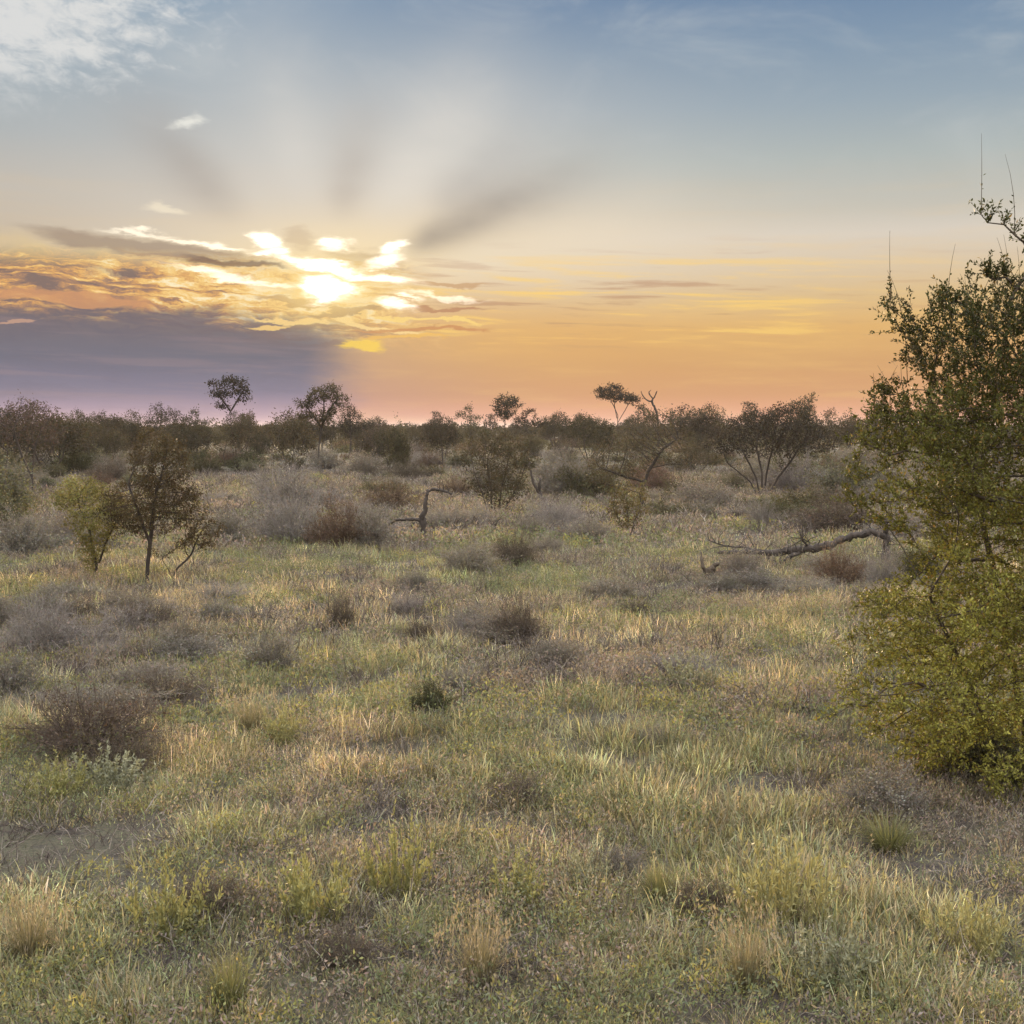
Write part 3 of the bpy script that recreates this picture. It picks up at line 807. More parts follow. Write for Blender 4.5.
# low broad-leaved plants among the grass: small leaves that break up the blades
def herb_layer():
    r_ = np.random.default_rng(77); G = Geo()
    for (d0, d1, dens, nl, L, W, hh, sp) in ((3.8, 10, 95, 80, .024, .010, .15, .08), (10, 26, 34, 64, .036, .015, .19, .12), (26, 70, 4.5, 60, .08, .035, .30, .26)):
        n = int(FAR_AZ * (d1 * d1 - d0 * d0) * dens)
        u = r_.uniform(0, 1, n); d = np.sqrt(d0 * d0 + u * (d1 * d1 - d0 * d0)); a = r_.uniform(-FAR_AZ, FAR_AZ, n)
        x, y = d * np.sin(a), d * np.cos(a)
        g, s, m, b = cover(x, y); cl = fbm(x / .9, y / .9, 81, 3)
        k = (cl > .42) & (r_.uniform(0, 1, n) > b) & (r_.uniform(0, 1, n) < 1.1 - .6 * np.clip(s, 0, 1)) & (r_.uniform(0, 1, n) < (d0 / d) ** .8)
        x, y, m, g, cl = x[k], y[k], m[k], g[k], cl[k]; n = len(x); ti = np.repeat(np.arange(n), nl); N = len(ti)
        rad = r_.uniform(0, 1, N) ** .5; aa = r_.uniform(0, 2 * pi, N); hs = (hh * (.5 + 1.2 * cl))[ti]
        bx = x[ti] + np.cos(aa) * rad * sp * 1.6; by = y[ti] + np.sin(aa) * rad * sp * 1.6
        bz = terrain(bx, by) + hs * r_.uniform(.15, 1, N) * (1.1 - .7 * rad)
        C = np.stack([bx, by, bz], 1)
        mv = (r_.uniform(0, 1, n) < np.clip(m * .8 + .12, 0, .9))
        yl = (r_.uniform(0, 1, n) < .22)
        base = np.where(mv[:, None], np.array([[.27, .225, .19]]), np.where(yl[:, None], np.array([[.29, .27, .11]]), np.array([[.19, .205, .12]])))
        c = base[ti] * r_.uniform(.6, 1.4, (N, 1)) * (1 + r_.uniform(-.1, .1, (N, 3)))
        v, q = leafs(C, unit(r_.normal(size=C.shape) * .8 + np.array([0, 0, .8])), r_.normal(size=C.shape), L * r_.uniform(.6, 1.5, N), W * r_.uniform(.6, 1.3, N))
        G.add(v, q, None, np.repeat(c, 4, 0)); print('herbs', n, N)
    tag(obj('undergrowth', G.mesh('undergrowth', M_GRASS)), 'low small leaved green and mauve plants growing all through the grass', 'undergrowth', None, 'stuff')
herb_layer()

# dry twig litter and dead forb stems standing in and between the tufts
def twig_layer():
    r_ = np.random.default_rng(78); G = Geo()
    for (d0, d1, dens, nt_, L, W, sp) in ((3.8, 11, 26, 34, .15, .0022, .10), (11, 28, 9, 30, .20, .004, .16), (28, 80, 1.6, 30, .34, .010, .34)):
        n = int(FAR_AZ * (d1 * d1 - d0 * d0) * dens)
        u = r_.uniform(0, 1, n); d = np.sqrt(d0 * d0 + u * (d1 * d1 - d0 * d0)); a = r_.uniform(-FAR_AZ, FAR_AZ, n)
        x, y = d * np.sin(a), d * np.cos(a); g, s, m, b = cover(x, y)
        k = (r_.uniform(0, 1, n) < .12 + .85 * np.clip(m + .7 * b, 0, 1)) & (r_.uniform(0, 1, n) < (d0 / d) ** .8)
        x, y = x[k], y[k]; n = len(x); ti = np.repeat(np.arange(n), nt_); N = len(ti)
        o = r_.normal(size=(N, 2)) * sp; bx, by = x[ti] + o[:, 0], y[ti] + o[:, 1]; B = np.stack([bx, by, terrain(bx, by)], 1)
        D = unit(np.stack([o[:, 0] / sp, o[:, 1] / sp, np.full(N, 1.1)], 1) + r_.normal(size=(N, 3)) * .7); D[:, 2] = np.abs(D[:, 2]) + .12
        l = (L * r_.uniform(.4, 1.4, N) * (.6 + .8 * r_.uniform(0, 1, n)[ti]))[:, None]
        M1 = B + D * l * .5 + r_.normal(size=B.shape) * l * .08; E = M1 + unit(D + r_.normal(size=B.shape) * .6) * l * .5
        M2 = M1 + unit(D + r_.normal(size=B.shape) * .9) * l * .35
        w = W * r_.uniform(.6, 1.5, N)
        v, q = tubes(np.stack([B, M1, E], 1), w[:, None] * np.array([[1, .75, .35]]), 3)
        c = np.where(r_.uniform(0, 1, (N, 1)) < .3, np.array([[.30, .25, .21]]), np.array([[.13, .10, .085]])) * r_.uniform(.6, 1.4, (N, 1))
        G.add(v, q, None, np.repeat(c, 9, 0))
        v, q = tubes(np.stack([M1, M2], 1), w[:, None] * np.array([[.6, .3]]), 3); G.add(v, q, None, np.repeat(c, 6, 0)); print('twigs', N)
    tag(obj('dead_twigs', G.mesh('dead_twigs', M_TWIG)), 'brown grey dead twigs and dry stems lying all through the grass', 'twigs', None, 'stuff')
twig_layer()
# ------------------------------------------------------------------ placing by what is seen: base row gives the distance
def spot(px, base):
    x, y = ground_xy(px, base)
    for _ in range(6):          # follow the ground's relief
        z = T(x, y); X, fy, fz = ray(px, base); t = (CAMZ - z) / -fz; x, y = X * t, fy * t
    return x, y

def local(px_base, base):
    """returns X,Y of the base and a function picture point -> local (x,z) in metres at that distance"""
    x, y = spot(px_base, base); z = T(x, y)
    def f(px, py, dy=0.0):
        X, Z = at_depth(px, py, y + dy); return (X - x, dy, Z - z)
    def e(px, py, rx, ry, dy=0.0, rd=None, w=1.0):
        X, Z = at_depth(px, py, y + dy); k = (y + dy) / F
        return (X - x, dy, Z - z, rx * k, (rd if rd is not None else rx * k), ry * k, w)
    return x, y, f, e

def shrub(kind, px, base, w, h, label, rz=None, group=None):
    x, y = spot(px, base); k = y / F
    return K[kind].place(x, y, rng.uniform(0, 6.28) if rz is None else rz, (w * k / 2 * 1.08, w * k / 2 * 1.08, h * k * 1.05), label, group)

# ---- the big thorn bush at the right
def big_bush():
    x, y, f, e = local(1035, 774)
    tr = [[(0, 0, -.05), f(1040, 700), f(1050, 600), f(1045, 480), f(1030, 380)],
          [(-.1, .05, -.05), f(985, 720, .1), f(950, 640, .1), f(930, 600, .0)],
          [(.1, -.1, -.05), f(1060, 650, -.2), f(1110, 520, -.2)],
          [(.05, .15, -.05), f(1000, 600, .4), f(970, 470, .5), f(930, 400, .6)],
          [(-.08, -.1, -.05), f(985, 730, -.25), f(950, 690, -.35)]]
    env = [e(1000, 355, 96, 58, 0, .85, .75), e(955, 340, 62, 34, .1, .5, .7), e(1045, 320, 60, 50, 0, .6, .8),
           e(1000, 425, 122, 55, 0, 1.1, 1.0), e(915, 438, 55, 26, .2, .4, 1.0),
           e(965, 512, 78, 36, 0, .8, .9), e(890, 506, 28, 22, .1, .3, .8),
           e(1005, 560, 70, 40, .1, .9, .5),
           e(975, 640, 104, 62, -.1, 1.0, 1.25), e(940, 690, 92, 38, -.3, .6, 1.1), e(905, 620, 36, 30, -.1, .4, .7),
           e(1100, 460, 130, 150, .1, 1.2, .5), e(1110, 640, 120, 110, 0, 1.1, .4), e(1005, 745, 100, 42, -.1, .9, 1.3), e(950, 735, 60, 26, -.2, .5, 1.0), e(1015, 775, 80, 26, -.2, .7, .8), e(1010, 600, 90, 60, -.5, .6, .8), e(1010, 470, 90, 60, -.4, .6, .7)]
    R0 = np.random.default_rng(31); AT = []
    # layered sprays: slim clumps lying outward and a little upward, with air between them
    vol = np.array([(q[3] * q[4] * q[5]) ** .7 * q[6] for q in env]); nsp = np.maximum(5, 560 * vol / vol.sum()).astype(int)
    for q, ns in zip(env, nsp):
        c0 = np.array(q[:3]); sc = np.array(q[3:6])
        for _ in range(ns):
            o = unit(R0.normal(size=3)) * R0.uniform(.25, 1.0) ** .5; cc = c0 + o * sc * .9
            ax = unit(unit(cc - np.array([.2, 0, .5 + .55 * cc[2]])) + np.array([0, 0, .30 if cc[2] < 2.3 else .9]) + R0.normal(size=3) * .15)
            t = R0.uniform(-.5, .5, 34)[:, None] * R0.uniform(.35, .62)
            AT.append(cc + ax * t + R0.normal(size=(34, 3)) * np.array([.055, .055, .032]) * (1.1 - t))
    P, par = grow(tr, None, 0, .055, 8, kill=1.7, infl=10, up=.05, wob=.2, extra=np.concatenate(AT))
    # limbs that reach out
    lim = [[f(985, 470, .2), f(940, 450, .1), f(895, 452, 0), f(850, 438, -.1)],
           [f(960, 700, -.3), f(915, 680, -.4), f(880, 695, -.45), f(840, 712, -.5)],
           [f(1010, 300, 0), f(1040, 262, 0), f(1015, 235, 0), f(978, 212, 0)],
           [f(1000, 330, .1), f(960, 300, .1), f(938, 305, .1)],
           [f(1040, 300, .0), f(1000, 278, .0), f(985, 276, .0)],
           [f(985, 560, .1), f(930, 560, .1), f(905, 590, .0)],
           [f(1000, 500, -.3), f(950, 488, -.5), f(900, 498, -.5)]]
    r = radii(P, par, .0020, 2.25)
    g = skel_mesh(P, par, r, 7, 3, .006)
    shoots = []; sr = []
    R_ = np.random.default_rng(5)
    def poly(pts, n=10, r0=.016, r1=.003, j=.02):
        pts = np.array(pts, float); s = np.linspace(0, len(pts) - 1, n); i = np.minimum(s.astype(int), len(pts) - 2); t = (s - i)[:, None]
        q = pts[i] * (1 - t) + pts[i + 1] * t; q[1:] += R_.normal(size=(n - 1, 3)) * j
        return q, np.linspace(r0, r1, n)
    LP = []
    for l in lim:
        q, rr = poly(l); v, qq = tubes(q[None], rr[None], 5); g.add(v, qq); LP.append(q)
    root = empty('thorn_bush', (x, y, T(x, y)), 'large green leafy thorn bush filling the right edge, tallest plant near the viewer', 'bush')
    put(root, [('trunk', g.mesh('trunk', M_BUSHBARK, True))])
    # shoots from the thin wood, set with leaves
    t = np.where(r <= .0040)[0]
    lp = np.concatenate([q[2:] for q in LP])
    src = np.concatenate([P[np.repeat(t, 2)], np.repeat(lp, 5, 0)])
    cen = np.array([.35, .1, 1.6])
    n = len(src)
    out = unit(src - cen)
    D = unit(out * .75 + R_.normal(size=(n, 3)) * .55 + np.array([0, 0, .35]))
    Ls = R_.uniform(.05, .19, n)
    # whippy bare-ended leaders at the top
    top = src[:, 2] > 2.55
    lead = top & (R_.uniform(0, 1, n) < .03)
    D[lead] = unit(D[lead] * .45 + np.array([0, 0, 1.])); Ls[lead] = R_.uniform(.28, .6, lead.sum())
    K_ = 5; ts = np.linspace(0, 1, K_)
    bend = unit(D + R_.normal(size=D.shape) * .35)
    SP = src[:, None] + (D[:, None] * (1 - ts[None, :, None] * .5) + bend[:, None] * ts[None, :, None] * .5) * (ts[None, :, None] * Ls[:, None, None])
    SR = (.0026 * (1 - .7 * ts))[None] * np.ones((n, 1)); SR[lead] *= 1.4
    v, q = tubes(SP, SR, 3); gs = Geo(); gs.add(v, q, None, np.array([.085, .065, .035]))
    # straight thorns
    nt_ = 5200; i = R_.integers(0, n, nt_); a = R_.uniform(.1, 1, nt_)[:, None]
    B = SP[i, 0] * (1 - a) + SP[i, -1] * a; e2 = B + randdir(nt_, R_) * R_.uniform(.015, .045, (nt_, 1))
    v, q = tubes(np.stack([B, e2], 1), np.array([[.0013, .0003]]) * np.ones((nt_, 1)), 3); gs.add(v, q, None, np.array([.30, .27, .22]))
    put(root, [('shoots', gs.mesh('shoots', M_TWIG))])
    nl = np.where(lead, 9, np.maximum(10, (Ls / .0085))).astype(int)
    i = np.repeat(np.arange(n), nl); a = R_.uniform(0, 1, len(i)) ** .9
    a = np.where(lead[i], a * .5, a); a = a[:, None]
    k0 = np.minimum((a[:, 0] * (K_ - 1)).astype(int), K_ - 2); fr = (a[:, 0] * (K_ - 1) - k0)[:, None]
    B = SP[i, k0] * (1 - fr) + SP[i, k0 + 1] * fr + R_.normal(size=(len(i), 3)) * .006
    ax = D[i]; Dl = unit(ax * .5 + R_.normal(size=B.shape) * .8 + np.array([0, 0, .15]))
    v, q = leafs(B, Dl, unit(R_.normal(size=B.shape) + np.array([0, 0, .5])), R_.uniform(.016, .038, len(i)), R_.uniform(.009, .018, len(i)))
    low = np.clip(1.25 - (B[:, 2:3] - .3) / 2.3, 0, 1)            # lower growth yellower; front light below and dark top against the sky painted in
    c = np.array([.048, .053, .017]) * (1 - low) + np.array([.235, .225, .052]) * low
    br = vnoise(B[:, 0] * 3 + 9, B[:, 2] * 3 + B[:, 1] * 2, 4)[:, None]
    c = c * (.55 + .95 * br) * R_.uniform(.55, 1.5, (len(i), 1))
    old = (R_.uniform(0, 1, (len(i), 1)) < .06); c = np.where(old, np.array([.26, .17, .05]), c)
    gl = Geo(); gl.add(v, q, None, np.repeat(c, 4, 0)); print('bush leaves', len(i), 'nodes', len(P))
    put(root, [('crown', gl.mesh('crown', M_LEAF))])
big_bush()

# ---- single trees
def tree(name, label, cat, px, base, trunks, envs, natt, step, seed, tip, leaf, col, **kw):
    x, y, f, e = local(px, base)
    trs = [[f(*q) if len(q) == 3 else f(q[0], q[1]) for q in tr] for tr in trunks]
    for tr in trs: tr[0] = (tr[0][0], tr[0][1], min(tr[0][2], tr[0][2]))
    evs = [e(*q) for q in envs]
    k = tree_kind(name, trs, evs, natt, step, seed, tip, leaf, col, cat=cat, **kw)
    k.place(x, y, 0, (1, 1, 1), label, sink=.05)
    return k

C_GOLD = (.190, .172, .060)
tree('small_thorn_tree', 'olive brown multi stemmed thorn tree with dark trunk, standing left of the open grass', 'tree', 148, 584,
     [[(147, 588), (148, 560), (152, 520), (158, 480)], [(168, 588, .2), (176, 566, .3), (192, 552, .4)], [(150, 540, -.1), (135, 500, -.3), (128, 480, -.3)], [(172, 575, .2), (165, 560, .0), (150, 545, -.2)]],
     [(160, 462, 32, 34, 0, None, 1.3), (158, 500, 46, 32, .2), (185, 500, 26, 28, .3), (195, 530, 28, 24, .3, None, .9), (126, 505, 30, 28, -.3, None, 1.0), (152, 436, 20, 15, 0, None, 1.2), (172, 448, 22, 16)],
     1150, .075, 61, .0050, (16, .035, .040, .017), (.080, .060, .030), thr=1.8, leafmat=M_LEAF, sides=7)
tree('small_thorn_tree', 'yellow green bushy little tree left of the dark trunked thorn tree', 'tree', 97, 580,
     [[(98, 584), (96, 560), (90, 530), (80, 505)], [(99, 560, .1), (108, 535, .2), (118, 515, .2)]],
     [(75, 492, 27, 19), (96, 512, 36, 24), (112, 506, 22, 20), (92, 542, 24, 22, 0, None, .5), (86, 485, 24, 12)],
     1000, .072, 62, .0045, (15, .035, .040, .017), C_GOLD, thr=1.8, leafmat=M_LEAF, sides=6)
tree('tall_slim_tree', 'tall slim tree with thin dark trunk and small airy crown, tallest on the left skyline', 'tree', 238, 474,
     [[(238, 476), (236, 448), (231, 425), (230, 404)], [(230, 410), (222, 398), (214, 390)], [(231, 410), (240, 395), (247, 385)]],
     [(217, 393, 12, 5), (242, 390, 12, 5), (229, 380, 18, 4.5), (213, 382, 8, 3), (245, 400, 8, 4), (220, 405, 9, 4), (229, 391, 12, 5)],
     330, .19, 63, .020, (8, .10, .15, .07), C_DARK, thr=2.0)
tree('slim_tree', 'airy slender tree rising from the orange brown bush on the left skyline', 'tree', 318, 468,
     [[(318, 470), (319, 445), (323, 420), (324, 402)], [(322, 428), (310, 410), (303, 402)], [(323, 422), (332, 405), (338, 398)]],
     [(324, 393, 19, 9), (305, 403, 15, 7), (338, 402, 11, 8), (322, 414, 20, 7), (330, 386, 10, 4), (303, 416, 10, 5)],
     380, .17, 64, .018, (8, .10, .15, .07), C_DUST, thr=2.0)
tree('flat_topped_tree', 'flat topped umbrella tree with a wide dark crown on the centre right skyline', 'tree', 616, 452,
     [[(616, 454), (617, 430), (618, 415), (611, 400)], [(618, 422), (626, 408), (632, 398)], [(617, 418), (614, 404), (622, 394)]],
     [(611, 390, 19, 5.5), (622, 397, 22, 5.0), (601, 396, 9, 3.5), (634, 400, 10, 4), (642, 406, 6, 4, 0, None, .6), (612, 385, 8, 3)],
     320, .24, 65, .014, (8, .15, .20, .10), C_DARK, thr=2.2)
tree('round_topped_tree', 'dark round tufted tree standing above the centre of the tree line', 'tree', 506, 452,
     [[(506, 454), (505, 425), (505, 412)]], [(506, 401, 14, 8), (498, 405, 9, 6), (516, 403, 8, 5), (506, 413, 13, 6)],
     220, .22, 66, .013, (8, .15, .20, .10), C_DARK, thr=2.2)
tree('dusty_thorn_tree', 'dusty brown thorn tree with several thin stems near the picture centre', 'tree', 492, 514,
     [[(493, 517), (491, 490), (487, 460)], [(497, 516, .3), (501, 490, .4), (508, 460, .5)], [(490, 516, -.3), (482, 492, -.4), (474, 470, -.5)], [(500, 516, .1), (512, 495, .2), (522, 475, .3)]],
     [(490, 440, 30, 22), (505, 462, 30, 24), (478, 468, 22, 22), (520, 450, 18, 22, 0, None, .8), (500, 490, 34, 14, 0, None, .6)],
     700, .13, 67, .006, (8, .09, .08, .032), C_DUST, thr=1.8)
tree('leaning_tree', 'leaning thorn tree with a dark trunk sweeping up to the right and low left limbs', 'tree', 648, 512,
     [[(648, 514), (640, 494), (648, 470), (662, 448), (678, 436)], [(644, 480), (622, 474), (600, 466)], [(642, 492), (620, 486), (595, 480)], [(652, 466), (672, 462), (690, 464)], [(650, 508), (662, 500), (668, 490)]],
     [(655, 425, 32, 20), (628, 452, 32, 20), (600, 465, 18, 16, 0, None, .9), (676, 440, 18, 14, 0, None, .8), (615, 478, 26, 10, 0, None, .7), (660, 450, 26, 16, 0, None, .7), (640, 436, 26, 14)],
     640, .13, 68, .0105, (7, .09, .08, .032), (.10, .085, .055), thr=1.8)
tree('fan_stemmed_tree', 'dark spreading tree with a fan of bare stems, right of centre', 'tree', 764, 494,
     [[(760, 496), (756, 476), (744, 452)], [(764, 496, .3), (766, 474, .4), (772, 448, .5)], [(762, 496, -.3), (762, 470, -.5), (756, 446, -.5)], [(768, 495, .1), (778, 476, .2), (794, 456, .3)], [(758, 496, .1), (750, 480, .1), (728, 462, .1)]],
     [(770, 424, 46, 20), (742, 438, 36, 18), (798, 434, 38, 20), (720, 446, 20, 12, 0, None, .7), (826, 436, 20, 16, 0, None, .8), (778, 446, 40, 10, 0, None, .5)],
     900, .15, 69, .0095, (9, .11, .10, .042), C_DARK, thr=1.8)
tree('small_green_bush', 'small rounded yellow green bush on a short stem at the edge of the clearing', 'bush', 628, 535,
     [[(628, 538), (628, 522), (627, 508)], [(629, 538), (634, 520), (640, 508)], [(627, 538), (620, 520), (615, 510)]],
     [(628, 496, 24, 18), (620, 508, 16, 14), (640, 506, 14, 14), (628, 520, 16, 12, 0, None, .6)],
     420, .10, 70, .0045, (6, .06, .075, .032), (.13, .115, .048), thr=1.8)
tree('bare_twig_tree', 'bare grey mauve twiggy tree at the left picture edge with two dark stems', 'tree', 32, 496,
     [[(33, 498), (32, 470), (36, 440)], [(4, 512, .2), (5, 480, .3), (8, 450, .3)], [(33, 478), (20, 450), (14, 430)]],
     [(28, 414, 26, 18, 0, None, 1.3), (30, 418, 24, 18), (5, 428, 22, 20), (45, 432, 20, 16), (-20, 430, 24, 20, 0, None, .6), (25, 402, 18, 8, 0, None, .6)],
     760, .15, 71, .0085, (5, .10, .11, .04), C_MAUVE, thr=1.8, crown_name='dry_crown')
tree('tall_ragged_tree', 'tall ragged topped tree rising above the dark spreading tree, right of centre', 'tree', 806, 456,
     [[(806, 458), (806, 425), (808, 404)]], [(808, 400, 9, 6), (797, 404, 8, 5), (814, 394, 4, 5), (803, 412, 12, 8)], 200, .22, 72, .013, (7, .15, .19, .09), C_DUST, thr=2.2)

# ---- dead wood
def deadwood(name, label, cat, px, base, parts, seed, mat=None, twigs=0, tw_len=.3, angular=0.0):
    """parts: (part name, [(px,py,dy,radius m), ...])"""
    x, y, f, e = local(px, base); r_ = np.random.default_rng(seed)
    root = empty(name, (x, y, T(x, y)), label, cat)
    for pn, pts in parts:
        p = np.array([f(a, b, c) for a, b, c, _ in pts]); q = np.array([w for *_, w in pts])
        m = max(8, len(p) * 6); s = np.linspace(0, len(p) - 1, m); i = np.clip(s.astype(int), 0, len(p) - 2); t = (s - i)[:, None]
        p0 = p[np.maximum(i - 1, 0)]; p1 = p[i]; p2 = p[i + 1]; p3 = p[np.minimum(i + 2, len(p) - 1)]
        c = .5 * (2 * p1 + (p2 - p0) * t + (2 * p0 - 5 * p1 + 4 * p2 - p3) * t ** 2 + (3 * p1 - p0 - 3 * p2 + p3) * t ** 3)
        rr = q[i] * (1 - t[:, 0]) + q[i + 1] * t[:, 0]
        c = c * (1 - angular) + angular * (p1 * (1 - t) + p2 * t)
        c[1:] += r_.normal(size=(m - 1, 3)) * rr[1:, None] * .22; rr = rr * r_.uniform(.75, 1.22, m)
        g = Geo(); v, qq = tubes(c[None], rr[None], 8); g.add(v, qq)
        # broken end closed with a jagged cap
        end = v.reshape(m, 8, 3)[-1]; ci = len(v); g.add(np.array([c[-1] + (c[-1] - c[-2]) * .3]), None, None)
        g.t.append(np.array([[ci - 8 + k, ci - 8 + (k + 1) % 8, ci] for k in range(8)]))
        if twigs:
            nt_ = twigs; k = r_.integers(1, m - 1, nt_); B = c[k]; D = unit(r_.normal(size=(nt_, 3)) + np.array([0, 0, .5])); L = r_.uniform(.3, 1, nt_)[:, None] * tw_len
            M_ = B + D * L * .5 + r_.normal(size=B.shape) * L * .12; E = M_ + unit(D + r_.normal(size=B.shape) * .5) * L * .5
            v, qq = tubes(np.stack([B, M_, E], 1), np.array([[.012, .007, .003]]) * np.ones((nt_, 1)), 4); g.add(v, qq)
        obj(pn, g.mesh(pn, mat or M_DEAD, True), root)
    return root

deadwood('dead_tree_stump', 'dead grey tree stump with two bare limbs bent at right angles, centre left clearing edge', 'stump', 423, 540,
    [('trunk', [(424, 546, 0, 0.074), (423, 520, 0, 0.067), (426, 500, 0, 0.041), (428, 489, 0, 0.037)]),
     ('branch', [(423, 520, 0, 0.044), (408, 519, .05, 0.041), (396, 520, .1, 0.037), (382, 528, .2, 0.026), (372, 534, .3, 0.015)]),
     ('branch', [(428, 491, 0, 0.037), (434, 489, 0, 0.037), (444, 491, -.1, 0.033), (452, 494, -.2, 0.022)])], 1, twigs=6, tw_len=.35, angular=.8)
deadwood('fallen_tree', 'long fallen dead tree trunk propped on its stump beside the big green bush', 'fallen tree', 885, 566,
    [('stump', [(884, 572, 0, 0.085), (886, 550, 0, 0.076), (886, 530, 0, 0.059), (888, 518, 0, 0.030)]),
     ('trunk', [(886, 538, 0, 0.059), (872, 532, 0, 0.065), (850, 537, .1, 0.070), (830, 545, .1, 0.076), (800, 550, .2, 0.070), (770, 552, .3, 0.059), (742, 552, .4, 0.050), (718, 553, .5, 0.030)]),
     ('branch', [(812, 549, .2, 0.030), (804, 542, .1, 0.020), (800, 534, 0, 0.012)]),
     ('branch', [(800, 552, .2, 0.041), (780, 562, -.2, 0.030), (764, 572, -.4, 0.020)]),
     ('branch', [(770, 557, .3, 0.035), (748, 548, .5, 0.024), (726, 546, .6, 0.015), (708, 540, .7, 0.009)]),
     ('branch', [(760, 558, .3, 0.030), (735, 566, .2, 0.020), (712, 568, .1, 0.012)])], 2, twigs=20, tw_len=.55)
deadwood('charred_stump', 'small dark broken stump at the thin end of the fallen tree', 'stump', 710, 584,
    [('trunk', [(711, 588, 0, .08), (709, 576, 0, .085), (713, 568, 0, .05), (718, 563, 0, .03)]), ('branch', [(709, 576, 0, .05), (703, 566, 0, .03), (701, 552, .1, .012)])], 3, mat=M_BUSHBARK, twigs=3, tw_len=.2)
deadwood('dead_forked_tree', 'thin dead forked stem just right of the dusty thorn tree at centre', 'dead tree', 541, 505,
    [('trunk', [(542, 508, 0, .07), (541, 496, 0, .06), (534, 484, 0, .045), (530, 468, 0, .035), (529, 456, 0, .02)]),
     ('branch', [(541, 496, 0, .05), (539, 486, 0, .04), (541, 478, 0, .03)])], 4, twigs=4, tw_len=.5)
deadwood('dead_snag', 'bare curling dead snag beside the flat topped umbrella tree on the skyline', 'dead tree', 658, 452,
    [('trunk', [(659, 456, 0, .16), (658, 425, 0, .14), (656, 410, 0, .13), (652, 402, 0, .12), (655, 396, 0, .09), (657, 391, 0, .05)]),
     ('branch', [(652, 402, 0, .10), (647, 400, 0, .08), (643, 396, 0, .06), (641, 391, 0, .04)]),
     ('branch', [(653, 399, 0, .08), (649, 393, 0, .07), (651, 390, 0, .03)])], 5, mat=M_BARK)

# ---- shrubs one can point to: kind, x, base row, width, height, label
SH = [
 ('brown', 88, 752, 170, 74, 'wide dark brown dry shrub at lower left, largest dry mound near the viewer'),
 ('brown', 519, 643, 62, 50, 'brown cone shaped dry mound in the middle of the grass'),
 ('dark', 430, 714, 52, 36, 'small dark green shrub below the brown cone shaped mound'),
 ('lilac', 42, 655, 88, 62, 'pale lilac grey dry shrub at the left edge above the large brown mound'),
 ('grey', 185, 652, 66, 42, 'grey brown dry shrub below the yellow green little trees'),
 ('brown', 340, 628, 34, 36, 'narrow dark brown dry shrub left of the mauve grass patch'),
 ('grey2', 270, 672, 80, 42, 'low grey dry shrub left of the straw coloured grass'),
 ('brown', 636, 618, 54, 20, 'low flat dark twig mat on the open grass right of the brown mound'),
 ('grey', 466, 574, 84, 38, 'rounded pale brown dry shrub below the dead stump'),
 ('brown', 516, 566, 60, 38, 'dark twiggy shrub right of the rounded pale brown shrub'),
 ('rust', 338, 548, 70, 52, 'rust red dry shrub in the band of grey shrubs left of the stump'),
 ('lilac', 290, 545, 90, 58, 'mauve grey twiggy shrub touching the rust red shrub from the left'),
 ('lilac', 285, 510, 84, 50, 'tall mauve twiggy shrub behind the rust red shrub'),
 ('grey2', 370, 548, 56, 42, 'grey shrub squeezed between the rust red shrub and the dead stump'),
 ('grey2', 225, 546, 64, 36, 'dark grey shrub right of the little yellow green trees'),
 ('grey2', 20, 556, 88, 44, 'dark grey shrub at the far left edge beside the fallen twigs'),
 ('grey', 60, 545, 60, 36, 'grey twiggy shrub left under the yellow green little tree'),
 ('olive', 400, 470, 30, 42, 'dark olive bush left of the dusty thorn tree in the distance'),
 ('rust', 838, 588, 70, 46, 'pinkish brown dry shrub under the fallen trunk'),
 ('grey2', 752, 590, 92, 20, 'tangle of grey twigs below the thin end of the fallen tree'),
 ('lilac', 885, 592, 46, 50, 'pale grey shrub at the foot of the propping stump'),
 ('grey', 706, 508, 90, 34, 'grey dead thicket between the leaning tree and the fan stemmed tree'),
 ('olive', 800, 514, 90, 26, 'dull green low shrub under the dark spreading tree'),
 ('pale', 845, 505, 90, 50, 'pale grey green shrub between the spreading tree and the big bush'),
 ('lilac', 762, 528, 36, 34, 'small mauve shrub in front of the fan of stems'),
 ('lilac', 560, 530, 62, 32, 'mauve grey shrub right of the dusty thorn tree foot'),
 ('grey', 455, 530, 70, 26, 'low grey shrub just right of the dead stump'),
 ('brown', 590, 492, 40, 30, 'small rusty brown shrub left of the leaning tree limbs'),
 ('grey2', 415, 590, 60, 20, 'low bluish grey shrub in the green grass below the stump'),
 ('grey', 130, 615, 70, 30, 'low tawny dry shrub at the foot of the thorn trees'),
 ('grey2', 8, 700, 90, 48, 'grey dry shrub cut by the left edge beside the largest brown mound'),
 ('brown', 420, 640, 44, 24, 'small brown tuft shrub left of the cone shaped mound'),
 ('lilac', 470, 636, 70, 24, 'low mauve shrub touching the cone shaped mound'),
 ('olive', 920, 580, 60, 40, 'olive shrub half behind the big bush under its middle branch'),
 ('olive', 990, 782, 110, 60, 'olive green undergrowth shrub at the foot of the big right bush'),
]
for s_ in SH: shrub(*s_)
